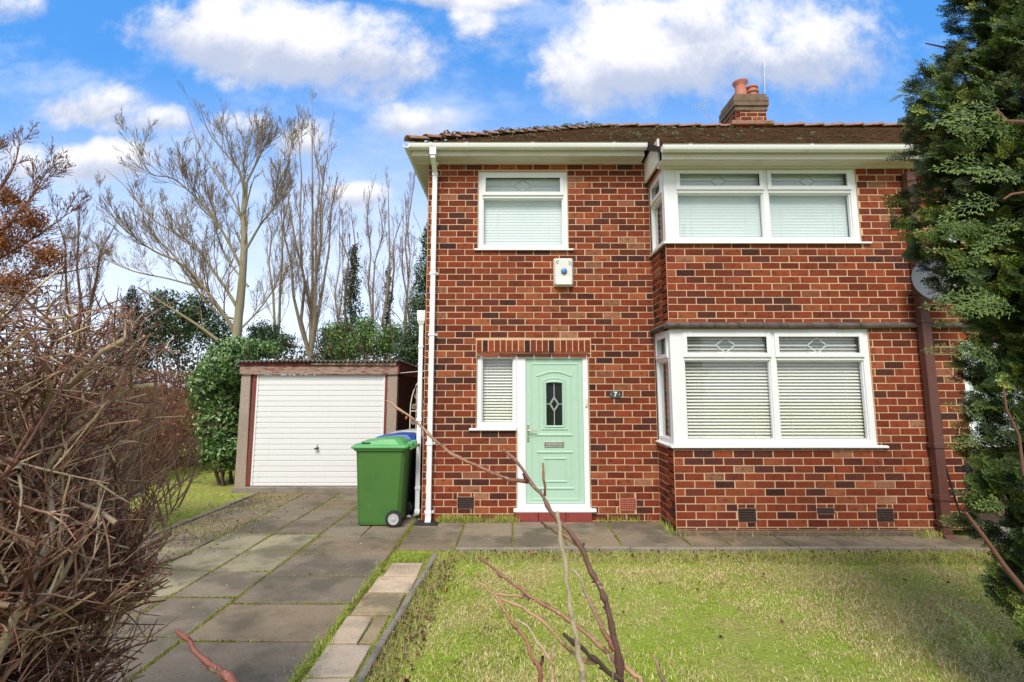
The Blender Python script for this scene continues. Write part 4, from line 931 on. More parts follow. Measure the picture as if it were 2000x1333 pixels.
# ---- multi-stem birches to its right
def slender(name, lab, base, tops, Y, r0, kids, L, rg, tones=PALE, group=None, ivy=None, cat='tree'):
    b0 = at(base[0], base[1], Y); t = empty(name, (b0.x, Y, 0), lab, cat, group); Tk = Tubes(); Tc = Tubes()
    for k, (tx, ty) in enumerate(tops):
        dy = rg.uniform(-.25, .25); q = [(base[0]+(tx-base[0])*f+rg.normal(0, 5)*(f > 0), base[1]+(ty-base[1])*f) for f in (0, .2, .4, .6, .8, 1)]
        P = pth_(q, Y, dy); P = [(b0.x+rg.normal(0, .08), Y, -.05)]+P
        A = [np.array(p) for p in P]; Tk.add(A, np.linspace(r0, r0*.18, len(A)), tones[0], tones[1], n=6)
        limb(Tc, P[1:], r0*.4, .006, rg, tones, kids=kids, L=L*1.35, up=.24, spread=(.25, .6), start=.1, rmin=.0045, ratio=.56)
    Tk.build('trunk', M['bark'], t); Tc.build('crown', M['bark'], t)
    if ivy:
        n, y0, y1, rad = ivy; q0 = at(base[0], y0, Y); f = rg.random(n); c = at(base[0]+(tops[0][0]-base[0])*(base[1]-y1)/(base[1]-tops[0][1]), y1, Y)
        P = np.outer(1-f, np.array(q0))+np.outer(f, np.array(c)); d = rg.normal(size=(n, 3)); d /= np.linalg.norm(d, axis=1)[:, None]
        P += d*(rad*(1-.75*f)*(.7+.5*np.sin(f*31+d[:, 0]*2))*rg.uniform(.5, 1.1, n))[:, None]
        leaves('ivy', P, d, .13, [(.045, .085, .028), (.06, .10, .03), (.035, .06, .02)], M['leaf'], t, rg)
    return t
rg = np.random.default_rng(21)
slender('bare_tree', 'cluster of slim pale bare stems growing from one stool behind the garage roof', (606, 700), [(560, 330), (583, 255), (603, 235), (622, 270), (640, 300), (655, 345), (545, 400), (635, 330)], 17.5, .085, (11, 7, 5), 1.5, rg)
slender('bare_tree', 'thin dark-twigged bare tree between the big tree and the pale stems', (540, 690), [(520, 400), (556, 380)], 18, .07, (12, 6, 4), 1.5, rg, GBARK)
slender('bare_tree', 'bare tree clad low down in a broad mass of ivy behind the garage', (686, 690), [(694, 420), (668, 460)], 20, .09, (10, 6, 4), 1.5, rg, ivy=(2600, 690, 480, .75))
slender('bare_tree', 'slender upright bare tree just right of the ivy clad tree', (716, 680), [(722, 372), (745, 400)], 24, .08, (14, 7, 4), 1.6, rg, group=None)
slender('bare_tree', 'bare tree with a narrow sleeve of ivy on its lower trunk', (757, 690), [(760, 375), (775, 420)], 22, .09, (12, 6, 4), 1.6, rg, ivy=(1100, 680, 520, .42))
slender('bare_tree', 'thin bare tree left of the dark holly by the house wall', (792, 690), [(796, 375), (806, 330), (785, 420)], 23, .07, (12, 6, 4), 1.5, rg)
slender('bare_tree', 'faint far bare tree behind the ivy clad one', (655, 700), [(668, 395), (680, 440)], 27, .08, (12, 6, 4), 1.8, rg)
slender('bare_tree', 'leaning bare tree at the far left behind the hedge', (150, 700), [(110, 420), (160, 400), (215, 440)], 19, .08, (12, 7, 5), 1.9, rg, BROWN)
# ---- rusty beech at the far left edge
rg = np.random.default_rng(31); Y = 8.0; b0 = at(-90, 640, Y)
t = empty('beech_tree', (b0.x, Y, 0), 'tree with rusty dead leaves and bare twigs at the far left above the thorn hedge', 'tree')
Tk = Tubes(); Tk.add([(b0.x, Y, -.05), (b0.x+.05, Y, 1.5), tuple(b0), tuple(at(-60, 450, Y))], [.13, .12, .10, .05], RUST[0], n=9); Tk.build('trunk', M['bark'], t)
Tc = Tubes()
for pxs, n in [([(-90, 600), (-20, 520), (60, 470), (130, 420)], 13), ([(-85, 560), (-10, 470), (50, 400), (95, 330)], 13), ([(-70, 500), (-20, 400), (25, 330), (40, 270)], 13), ([(-85, 620), (0, 560), (90, 540), (190, 520)], 12), ([(-60, 460), (-40, 380), (-15, 300)], 10), ([(-85, 640), (0, 610), (80, 600), (160, 590)], 10)]:
    limb(Tc, pth_(pxs, Y, rg.uniform(-.2, .2)), .03, .006, rg, RUST, kids=(n+5, 9, 5), L=.85, up=.08, spread=(.3, .8), rmin=.0035)
Tc.build('crown', M['bark'], t)
c0 = at(5, 480, Y); bl = [(*at(0, 470, Y), .42, .4, .55), (*at(60, 430, Y), .32, .3, .28), (*at(90, 500, Y), .40, .3, .30), (*at(20, 560, Y), .6, .4, .35), (*at(20, 390, Y), .25, .3, .25)]
P, N = blobcloud(rg, bl, 7500, .1, .25); leaves('dead_leaves', P, N, .055, [(.36, .13, .04), (.26, .09, .035), (.46, .20, .08), (.20, .075, .03)], M['leafdull'], t, rg)
# ---- evergreens
def bush(name, lab, blobs, n, size, tones, loc, rg, m='leaf', cat='shrub', stem=True, shell=.5, noise=.12, aspect=.45):
    b = empty(name, (loc[0], loc[1], 0), lab, cat)
    P, N = blobcloud(rg, blobs, n, shell, noise); leaves('foliage', P, N, size, tones, M[m], b, rg, aspect=aspect)
    if stem:
        T = Tubes()
        for k in range(5):
            bb = blobs[rg.integers(0, len(blobs))]; grow(T, np.array([loc[0]+rg.normal(0, .1), loc[1]+rg.normal(0, .1), -.03]), unit(np.array([bb[0]-loc[0], bb[1]-loc[1], max(.5, bb[2])])), max(.4, bb[2])*1.1, .035, 0, rg, BROWN, kids=(5, 4), rmin=.006)
        T.build('stems', M['bark'], b)
    return b
def B(x, y, Y, rpx, rpy, ry=None):
    c = at(x, y, Y); k = Y/FPX; return (c.x, Y, c.z, rpx*k, ry or rpx*k, rpy*k)
rg = np.random.default_rng(41)
LAUR = [(.13, .24, .05), (.07, .16, .03), (.22, .36, .10), (.09, .19, .04), (.03, .07, .02), (.34, .46, .22)]
HOLL = [(.06, .11, .035), (.085, .15, .045), (.035, .07, .022)]; LIGHT = [(.14, .24, .05), (.20, .31, .06), (.10, .18, .04), (.06, .12, .03)]
bush('laurel_bush', 'dense glossy laurel bush leaning over the left corner of the garage', [B(430, 840, 9.3, 46, 62, .5), B(420, 760, 9.3, 46, 60, .5), B(440, 715, 9.2, 50, 48, .5), B(475, 685, 9.6, 48, 26, .5), B(520, 683, 9.8, 34, 20, .4), B(440, 800, 9.5, 40, 90, .5), B(412, 740, 9.2, 36, 36, .4), B(455, 880, 9.2, 24, 44, .3), B(425, 885, 9.2, 34, 36, .35)],
     11500, .085, LAUR, (at(450, 900, 9.4).x, 9.4), rg, noise=.07, shell=.55)
bush('broadleaf_evergreen', 'dark evergreen tree behind the bare tree, left of its trunk', [B(350, 640, 17, 48, 52), B(385, 610, 17, 38, 40), B(320, 590, 17, 28, 26), B(420, 650, 17, 40, 40), B(300, 640, 17, 30, 50)], 7000, .13, HOLL, (at(350, 700, 17).x, 17), rg, cat='tree', shell=.3, noise=.2)
bush('conifer_tree', 'small pointed dark conifer behind the thorn hedge', [B(258, 690, 15, 40, 60), B(258, 640, 15, 30, 50), B(258, 600, 15, 20, 34), B(258, 575, 15, 9, 20)], 6500, .10, [(.018, .05, .016), (.03, .07, .02), (.012, .03, .012)], (at(258, 700, 15).x, 15), rg, cat='tree', m='leafdull', aspect=.25, shell=.4)
bush('evergreen_shrub', 'dark shrub behind the garage roof right of the bare tree trunk', [B(515, 655, 15, 34, 30), B(550, 670, 15, 26, 24), B(495, 680, 15, 30, 24)], 3500, .10, HOLL, (at(520, 700, 15).x, 15), rg, shell=.3, noise=.2)
bush('holly_bush', 'bright green shrub showing above the garage roof', [B(690, 680, 14, 45, 34), B(740, 672, 14, 42, 34), B(715, 640, 14, 28, 26), B(660, 650, 14, 26, 26), B(768, 655, 14, 22, 30)], 7500, .085, LIGHT, (at(710, 700, 14).x, 14), rg, shell=.3, noise=.2)
bush('evergreen_shrub', 'darker shrub at the left end of the green ones above the garage roof', [B(650, 690, 15, 34, 38), B(640, 655, 15, 18, 24)], 3000, .09, HOLL, (at(650, 700, 15).x, 15), rg, shell=.3, noise=.2)
bush('holly_tree', 'tall narrow dark holly against the left edge of the house', [B(822, 660, 12.5, 40, 60), B(822, 600, 12.5, 26, 50), B(826, 540, 12.5, 20, 46), B(834, 480, 12.5, 14, 40), B(840, 450, 12.5, 12, 20), B(800, 690, 12.5, 40, 40)], 9500, .075, HOLL+[(.06, .12, .03)], (at(830, 700, 12.5).x, 12.5), rg, cat='tree', shell=.35, noise=.22)
# distant belt that closes the horizon
def belt(name, lab, x0, x1, Y, h, n, tones, size, m='leafdull', kind='stuff', cat=None):
    P = np.stack([rg.uniform(x0, x1, n), Y+rg.normal(0, 1.2, n), rg.random(n)**.8], -1); hh = h*(1+.25*np.sin(P[:, 0]*.35)+.15*np.sin(P[:, 0]*1.3+1)+.08*np.sin(P[:, 0]*3.9)); P[:, 2] *= hh
    o = leaves(name, P, rg.normal(size=(n, 3)), size, tones, M[m]); return tag(o, lab, cat or 'woodland', kind=kind)
belt('far_woodland', 'far belt of trees and undergrowth along the horizon', -70, 60, 42, 5.0, 30000, [(.07, .08, .035), (.10, .075, .05), (.05, .07, .03), (.12, .10, .06)], .42)
# ---- bare brown hedge between drive verge and far trees
rg = np.random.default_rng(51)
def twiggy(name, lab, x0, x1, y0, y1, h, n, tones, rg, L=.7, r=.012, kids=(5, 5), cat='hedge', lean=0, leafy=0):
    b = empty(name, ((x0+x1)/2, (y0+y1)/2, 0), lab, cat); T = Tubes(3)
    for k in range(n):
        p = np.array([rg.uniform(x0, x1), rg.uniform(y0, y1), rg.random()**1.3*h*.55-.02*(k % 3 == 0) if x1-x0 > .5 else -.02]); d = unit(np.array([rg.normal(0, .5)+lean, rg.normal(0, .4), 1.0]))
        grow(T, p, d, min(L*rg.uniform(.7, 1.4), (h-p[2])*1.1+.1), r*rg.uniform(.5, 1.3), 0, rg, tones, kids=kids, spread=(.3, .9), rmin=.0028, up=.04)
    T.build('branches', M['bark'], b)
    if leafy:
        P = np.stack([rg.uniform(x0, x1, leafy), rg.uniform(y0, y1, leafy), rg.random(leafy)*h*.85], -1)
        leaves('dry_leaves', P, rg.normal(size=(leafy, 3)), .06, [(.30, .14, .08), (.22, .10, .06), (.36, .20, .12), (.17, .13, .06)], M['leafdull'], b, rg)
    return b
BRW = ((.30, .17, .11), (.34, .16, .10))
twiggy('bare_hedge', 'brown bare overgrown hedge at the back of the left verge', -9.6, -6.2, 10.9, 12.3, 2.5, 460, BRW, rg, leafy=15000)
twiggy('bare_hedge', 'thin bare hedge along the left side of the drive verge', -8.6, -6.6, 6.6, 10.8, 1.95, 420, BRW, rg, leafy=6500)
twiggy('bare_shrub', 'brown twiggy undergrowth behind the laurel and garage', -7.0, -3.2, 13.6, 15.5, 2.3, 260, BRW, rg, cat='shrub', leafy=6000)
twiggy('bare_shrub', 'sparse grey twiggy shrub just behind the near thorn hedge', -3.72, -3.58, 4.7, 4.85, 1.5, 26, BROWN, rg, cat='shrub', L=.8, r=.014, kids=(6, 4))
twiggy('bare_shrub', 'low bare bush at the drive edge behind the thorn hedge', -5.2, -4.3, 5.6, 7.0, 1.6, 80, BROWN, rg, cat='shrub', L=.8, r=.014, kids=(6, 5), leafy=200)

# ---- near hawthorn hedge on the left
rg = np.random.default_rng(61)
hh_ = empty('hawthorn_hedge', (-2.2, 1.75, 0), 'dense leafless thorny hedge filling the left foreground', 'hedge')
Hm = Tubes(7); Ht = Tubes(4); Hs = Tubes(3)
TK = [((.46, .40, .27), (.46, .34, .22)), ((.54, .47, .33), (.46, .31, .20)), ((.34, .27, .19), (.36, .23, .15))]
TW = [((.42, .25, .17), (.24, .08, .05)), ((.58, .42, .28), (.34, .14, .10)), ((.15, .065, .04), (.12, .04, .03)), ((.78, .62, .42), (.56, .36, .22)), ((.26, .11, .075), (.44, .24, .15)), ((.20, .08, .055), (.15, .045, .035))]
def bound(y, z): return -1.40-.05*math.sin(z*9+y*4)-.04*math.sin(z*23)-.08*max(0, z-1.9)*2+(.0 if z > .6 else -.05)
def htwig(p, d, L, r, lvl):
    tn = TW[rg.integers(0, len(TW))]; m = max(3, int(L/.07)); pts, _ = wig(p, d, L, m, rg, .13 if lvl else .16, .01)
    over = [i for i, q in enumerate(pts) if q[0] > bound(q[1], q[2])+rg.exponential(.05) or q[2] > 1.87+.10*q[1]-.10*max(0., q[0]+1.75)+rg.exponential(.07) or q[1] < 1.12 or q[1] > 2.12]
    if over: pts = pts[:over[0]]
    if len(pts) < 3: return
    m = len(pts)-1; tip = r*.5 if over else r*.25
    Ht.add(pts, np.linspace(r, max(.0014, tip), m+1)*(1+rg.normal(0, .06, m+1)), tn[0], tn[1], n=5 if r > .004 else 4)
    for i in range(1, m):                                   # thorns and spurs
        if rg.random() < .75:
            dd = unit(pts[i+1]-pts[i]); a = unit(dd*.35+perp(dd, rg)); l = rg.uniform(.008, .026)
            Hs.add([pts[i], pts[i]+a*l*.5, pts[i]+a*l], [min(.0019, r*.6), .0012, .0003], tn[1], (.07, .03, .03), n=3)
    if lvl < 2:
        for _ in range(rg.poisson((3.6, 1.8)[lvl]*L/.3)):
            t = rg.uniform(.12, 1)*m; i = min(int(t), m-1); dd = unit(pts[i+1]-pts[i]); a = rg.uniform(.5, 1.25)
            htwig(pts[i]+(pts[i+1]-pts[i])*(t-i), unit(dd*math.cos(a)+perp(dd, rg)*math.sin(a)+np.array([.12, -.06, .16])), L*rg.uniform(.3, .65), r*.62, lvl+1)
for k in range(48):
    x = rg.uniform(-2.9, -1.55); y = rg.uniform(1.35, 1.98); r = rg.uniform(.010, .026); tn = TK[rg.integers(0, 3)]
    pts, _ = wig(np.array([x, y, -.03]), unit(np.array([rg.normal(.55, .45), rg.normal(0, .15), 1])), rg.uniform(1.75, 2.7), 17, rg, .24, .10)
    pts = [q for q in pts if q[0] < bound(q[1], q[2])-.03 and 1.3 < q[1] < 2.2 and q[2] < 2.0]
    if len(pts) < 4: continue
    m = len(pts)-1; rad = np.linspace(r, r*.22, m+1)*(1+rg.normal(0, .10, m+1)); Hm.add(pts, rad, tn[0], tn[1])
    for _ in range(27):
        t = rg.uniform(.03, 1)*m; i = min(int(t), m-1); dd = unit(pts[i+1]-pts[i]); a = rg.uniform(.5, 1.3)
        nd = unit(dd*math.cos(a)+perp(dd, rg)*math.sin(a)+np.array([.40, -.15, .03])); htwig(pts[i], nd, rg.uniform(.25, .75), rg.uniform(.0045, .0098), 0)
for k in range(42):                                         # gnarled sideways limbs with cut knuckles
    x = rg.uniform(-2.2, -1.7); y = rg.uniform(1.35, 2.1); z = rg.uniform(.15, 1.75); tn = TK[rg.integers(0, 3)]
    pts, _ = wig(np.array([x, y, z]), unit(np.array([1, rg.normal(-.1, .3), rg.normal(.25, .35)])), rg.uniform(.35, .75), 9, rg, .26)
    pts = [q for q in pts if q[0] < bound(q[1], q[2])+.02]
    if len(pts) < 4: continue
    m = len(pts)-1; r = rg.uniform(.008, .019); rad = np.linspace(r, r*.6, m+1)*(1+rg.normal(0, .2, m+1)); rad[-1] = rad[-2]*1.1; Hm.add(pts, rad, tn[0], tn[1])
    for i in range(1, m+1):
        for _ in range(2): dd = unit(pts[i]-pts[i-1]); htwig(pts[i], unit(dd*.5+perp(dd, rg)+np.array([.3, 0, .1])), rg.uniform(.12, .42), rg.uniform(.0035, .006), 0)
Hm.build('main_stems', M['bark'], hh_); Ht.build('twigs', M['twig'], hh_); Hs.build('thorns', M['twig'], hh_)

# ---- sapling twigs rising in the middle foreground
rg = np.random.default_rng(71)
sp = empty('bare_sapling', (.36, 1.45, 0), 'reddish bare twigs rising in the middle foreground in front of the lawn and door', 'sapling')
def traced(T, pxs, Y0, Y1, w0, w1, tone, tone2, root=None, nodes=True):
    n = len(pxs); A = [np.array(at(x, y, Y0+(Y1-Y0)*k/(n-1))) for k, (x, y) in enumerate(pxs)]; out = [A[0]]
    for k in range(n-1):
        for j in (1, 2, 3):
            t = j/3; p0 = A[max(k-1, 0)]; p1 = A[k]; p2 = A[k+1]; p3 = A[min(k+2, n-1)]
            out.append(.5*((2*p1)+(-p0+p2)*t+(2*p0-5*p1+4*p2-p3)*t*t+(-p0+3*p1-3*p2+p3)*t**3)+rg.normal(0, .0018, 3))
    m = len(out); kk = 1.5/FPX/2; r = np.linspace(w0*kk, w1*kk, m)*(1+rg.normal(0, .09, m))
    if nodes:
        for i in range(2, m-1, 4): r[i] *= 1.42
    if root is not None: out += [out[-1]*.5+np.array(root)*.5, np.array(root)]; r = np.append(r, [w1*kk*1.15, w1*kk*1.5])
    T.add(out, r, tone, tone2, n=8)
    if nodes:
        for i in range(3, m-2, 5):
            dd = unit(out[i+1]-out[i]); a = unit(-dd*.5+perp(dd, rg)); T.add([out[i], out[i]+a*r[i]*1.9, out[i]+a*r[i]*2.6], [r[i]*.5, r[i]*.45, r[i]*.1], tone2, n=4)
T = Tubes(); RD, TN, DK, PL = (.22, .07, .045), (.44, .26, .14), (.08, .04, .035), (.46, .37, .25)
c4 = lambda L: [(750+x*.3, 1000+y*.3) for x, y in L]
traced(T, [(982, 878), (1012, 905), (1038, 943), (1062, 975), (1085, 1012), (1110, 1035), (1137, 1072), (1155, 1115), (1172, 1145), (1183, 1180), (1195, 1225), (1205, 1270), (1216, 1345)], 1.55, 1.45, 4.5, 13, (.26, .13, .09), (.09, .04, .035), (.33, 1.45, 0))
traced(T, [(755, 783), (790, 806), (835, 845), (880, 885), (930, 910), (980, 932), (1030, 943)], 1.70, 1.54, 4, 8, TN, RD)
traced(T, [(1060, 905), (1063, 940), (1064, 968)], 1.52, 1.54, 4, 5.5, TN, RD); traced(T, [(1021, 925), (1030, 938), (1040, 948)], 1.52, 1.54, 4, 5, DK, RD)
traced(T, [(1057, 1020), (1075, 1033), (1105, 1048), (1135, 1072)], 1.50, 1.52, 4, 7, DK, TN)
traced(T, [(1088, 1000), (1095, 1050), (1105, 1110), (1112, 1180), (1125, 1240), (1133, 1300), (1142, 1345)], 1.35, 1.35, 6, 12, PL, PL, (.30, 1.38, 0), nodes=False)
traced(T, c4([(610, 297), (680, 340), (755, 410), (850, 475), (950, 555), (1080, 625), (1200, 705), (1350, 815), (1500, 960), (1600, 1035), (1680, 1090)]), 1.6, 1.45, 4, 9, RD, TN)
traced(T, c4([(1680, 1085), (1665, 1130), (1640, 1200)]), 1.45, 1.45, 9, 11, TN, TN, (.37, 1.46, 0))
traced(T, c4([(590, 450), (685, 510), (750, 580), (820, 700), (925, 840), (950, 930), (1010, 1010), (1015, 1140)]), 1.5, 1.42, 3.5, 8, TN, RD, (.20, 1.42, 0)); traced(T, c4([(1035, 945), (1025, 985), (1012, 1015)]), 1.42, 1.43, 5, 6, DK, RD)
traced(T, c4([(722, 540), (800, 543), (890, 548), (950, 563)]), 1.58, 1.55, 4, 6, TN, TN)
traced(T, c4([(765, 568), (900, 630), (1030, 710), (1130, 820), (1210, 900), (1300, 965), (1350, 985), (1380, 975)]), 1.48, 1.44, 4.5, 7, TN, TN)
traced(T, c4([(1170, 795), (1280, 880), (1370, 955), (1470, 1050), (1550, 1090)]), 1.42, 1.44, 6, 9, DK, DK)
traced(T, c4([(860, 700), (930, 750), (1000, 850), (1050, 920), (1100, 990), (1095, 1140)]), 1.5, 1.42, 3.5, 6, PL, TN, (.25, 1.42, 0)); traced(T, c4([(1097, 895), (1100, 940), (1100, 995)]), 1.42, 1.42, 3, 5, PL, TN)
traced(T, c4([(1225, 380), (1270, 430), (1320, 540), (1390, 690), (1440, 800), (1500, 900)]), 1.5, 1.46, 3.5, 9, PL, RD)
traced(T, c4([(1278, 535), (1300, 545), (1322, 550)]), 1.49, 1.49, 3, 4, PL, PL)
traced(T, c4([(1755, 930), (1790, 1010), (1822, 1120)]), 1.5, 1.45, 4, 8, TN, DK, (.42, 1.45, 0)); traced(T, c4([(1455, 925), (1480, 1010), (1500, 1120)]), 1.4, 1.4, 3, 4.5, PL, DK, (.33, 1.42, 0))
T.build('stems', M['twig'], sp)
sp = empty('bare_sapling', (-.68, 1.45, 0), 'single dark red twig reaching up at the bottom edge in front of the driveway slabs', 'sapling')
T = Tubes(); traced(T, [(345, 1232), (370, 1255), (400, 1290), (430, 1312), (470, 1345)], 1.5, 1.42, 6, 12, RD, RD, (-.68, 1.45, 0)); traced(T, [(405, 1303), (420, 1312), (438, 1322)], 1.43, 1.44, 5, 9, DK, TN); T.build('stems', M['twig'], sp)

# ---- cypress at the right
rg = np.random.default_rng(81)
cy_ = empty('cypress_tree', (3.55, 2.75, 0), 'tall dark green feathery conifer filling the right edge of the photo', 'conifer')
sil = [(0, 1838), (60, 1840), (110, 1800), (150, 1775), (200, 1765), (300, 1752), (400, 1748), (470, 1760), (520, 1812), (600, 1830), (680, 1872), (800, 1905), (880, 1880), (960, 1870), (1040, 1905), (1120, 1945), (1200, 1965), (1333, 2000)]
sz = []; CYY = 2.68
for y, x in sil: p = at(x+48, y, CYY); sz.append((p.z, p.x))
sz = sorted(sz); zz_ = np.array([a for a, b in sz]); xx_ = np.array([b for a, b in sz])
def sprig(rg, scale=.125, wk=1., n=8, wide=.62):
    """a flat feathery spray along +x in the xy plane; returns quads (n,4,3) and tip factor"""
    Q = []; K = []
    def rib(p, d, L, w, k0, k1):
        n_ = np.array([-d[1], d[0], 0]); seg = max(1, int(L/.014)); 
        for i in range(seg):
            a = p+d*L*i/seg; b = p+d*L*(i+.92)/seg; w0 = w*(1-.45*i/seg); m_ = a*.35+b*.65
            Q.append([a, m_+n_*w0, b+d*.001, m_-n_*w0]); K.append(k0+(k1-k0)*i/seg)
    L = 1.0; ax = np.array([1., 0, 0])
    rib(np.zeros(3), ax, L*scale, .0032*wk, .0, .8)
    for i in range(n):
        t = .08+.88*i/n; l = scale*(wide*(1-t)**.8+.06)*rg.uniform(.75, 1.15)
        for s_ in (-1, 1):
            a = rg.uniform(.55, .8); d = np.array([math.cos(a), s_*math.sin(a), rg.normal(0, .14)]); d /= np.linalg.norm(d); p = np.array([t*scale, 0, 0]); rib(p, d, l, .0034*wk, t*.5, .55+.45*t)
            m_ = max(1, int(l/(.018 if wide > .5 else .026)))
            for j in range(m_):
                u_ = (j+.6)/m_; l2 = l*.45*(1-u_)+.007
                for s2 in (-1, 1):
                    a2 = math.atan2(d[1], d[0])+s2*rg.uniform(.5, .8); d2 = np.array([math.cos(a2), math.sin(a2), rg.normal(0, .2)]); d2 /= np.linalg.norm(d2); rib(p+d*l*u_, d2, l2, .0032*wk, .5+.4*u_, 1.0)
    q = np.array(Q); q[:, :, 2] += -2.2*(q[:, :, 0]**2); return q, np.array(K)
sprigs = [sprig(rg) for _ in range(5)]+[sprig(rg, .21, .62, 8, .30) for _ in range(4)]
VQ = []; TQ = []
def place(p, d, nrm, sc, c0, c1, big=False):
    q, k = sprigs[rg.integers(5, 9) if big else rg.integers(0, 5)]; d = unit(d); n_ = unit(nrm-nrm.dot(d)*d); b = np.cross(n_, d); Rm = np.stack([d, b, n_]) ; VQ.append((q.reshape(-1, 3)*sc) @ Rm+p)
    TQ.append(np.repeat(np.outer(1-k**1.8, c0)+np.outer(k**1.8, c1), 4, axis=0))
CXC, CYC = 3.55, 2.75
DARKS = [np.array(c) for c in ((.012, .020, .006), (.016, .026, .007), (.008, .014, .005))]  # spray bases: shade in the gaps put into the colour
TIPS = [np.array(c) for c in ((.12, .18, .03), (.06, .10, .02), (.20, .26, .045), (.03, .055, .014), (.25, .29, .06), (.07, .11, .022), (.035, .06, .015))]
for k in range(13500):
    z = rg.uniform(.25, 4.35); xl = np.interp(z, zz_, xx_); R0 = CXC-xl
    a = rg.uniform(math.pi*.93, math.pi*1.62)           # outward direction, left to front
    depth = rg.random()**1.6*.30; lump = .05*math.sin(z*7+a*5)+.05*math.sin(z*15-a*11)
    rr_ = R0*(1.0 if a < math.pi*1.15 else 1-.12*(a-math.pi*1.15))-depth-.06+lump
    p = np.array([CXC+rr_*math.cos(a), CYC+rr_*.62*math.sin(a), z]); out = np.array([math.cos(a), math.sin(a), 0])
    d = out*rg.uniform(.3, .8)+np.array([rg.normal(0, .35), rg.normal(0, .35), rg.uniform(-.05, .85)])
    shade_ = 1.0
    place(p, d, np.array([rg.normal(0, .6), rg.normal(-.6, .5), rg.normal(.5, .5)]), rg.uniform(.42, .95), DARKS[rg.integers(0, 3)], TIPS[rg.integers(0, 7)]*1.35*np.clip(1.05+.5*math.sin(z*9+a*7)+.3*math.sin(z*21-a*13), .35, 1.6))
for k in range(1900):                                      # inner growth, near-black so the crown's inner shade is in its colour
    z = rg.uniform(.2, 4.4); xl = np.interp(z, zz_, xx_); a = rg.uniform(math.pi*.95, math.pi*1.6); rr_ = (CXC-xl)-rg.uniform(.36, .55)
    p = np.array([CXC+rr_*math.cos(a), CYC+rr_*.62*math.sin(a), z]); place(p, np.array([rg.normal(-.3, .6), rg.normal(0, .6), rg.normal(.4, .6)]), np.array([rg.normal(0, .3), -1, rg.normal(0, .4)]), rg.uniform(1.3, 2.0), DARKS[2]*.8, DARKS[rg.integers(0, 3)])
# loose brighter sprays reaching out towards the camera
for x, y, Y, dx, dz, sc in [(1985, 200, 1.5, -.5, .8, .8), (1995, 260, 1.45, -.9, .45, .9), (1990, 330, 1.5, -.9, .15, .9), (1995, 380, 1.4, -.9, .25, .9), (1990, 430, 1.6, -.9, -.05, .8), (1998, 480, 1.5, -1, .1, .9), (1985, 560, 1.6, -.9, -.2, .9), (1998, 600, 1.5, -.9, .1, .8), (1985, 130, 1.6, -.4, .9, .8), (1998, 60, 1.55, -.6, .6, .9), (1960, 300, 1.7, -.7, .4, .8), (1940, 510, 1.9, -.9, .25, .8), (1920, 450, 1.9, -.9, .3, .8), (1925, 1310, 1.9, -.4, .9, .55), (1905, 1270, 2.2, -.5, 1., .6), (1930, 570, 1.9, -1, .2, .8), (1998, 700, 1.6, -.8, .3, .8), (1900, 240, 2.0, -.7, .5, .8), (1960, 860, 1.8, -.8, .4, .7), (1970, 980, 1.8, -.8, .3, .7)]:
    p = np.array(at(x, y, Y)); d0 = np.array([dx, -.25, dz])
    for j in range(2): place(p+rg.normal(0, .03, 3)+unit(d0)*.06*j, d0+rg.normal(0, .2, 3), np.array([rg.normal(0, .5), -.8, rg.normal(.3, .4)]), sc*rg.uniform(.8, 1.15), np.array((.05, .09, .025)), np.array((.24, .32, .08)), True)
V = np.concatenate(VQ); n = len(V)//4
npmesh('foliage', V, np.arange(n*4), np.full(n, 4), M['cypress'], cy_, tone=np.concatenate(TQ))
T = Tubes(); T.add([(CXC, CYC, -.05), (CXC, CYC, 2), (CXC-.1, CYC, 5)], [.14, .11, .03], BROWN[0], n=9); T.build('trunk', M['bark'], cy_)
T = Tubes()
for k in range(120):
    z = rg.uniform(.1, 4.2); a = rg.uniform(math.pi*.95, math.pi*1.6); R0 = CXC-np.interp(z, zz_, xx_)
    pts, _ = wig(np.array([CXC, CYC, z]), unit(np.array([math.cos(a), .62*math.sin(a), rg.uniform(-.1, .5)])), R0*.9, 8, rg, .12, .02); T.add(pts, np.linspace(.018, .004, 9), (.14, .08, .06), (.18, .08, .05))
for pxs, r in [([(1885, 1000), (1930, 1060), (1965, 1110), (2010, 1165)], .011), ([(1945, 215), (1965, 238), (2010, 240)], .012), ([(1960, 760), (1966, 800), (1990, 850), (2000, 930)], .006), ([(1960, 390), (1975, 380), (2010, 375)], .006)]:
    T.add([np.array(at(x, y, 2.0)) for x, y in pxs], np.linspace(r*.6, r, 4), (.20, .09, .06), (.16, .08, .06))
T.build('branches', M['bark'], cy_)

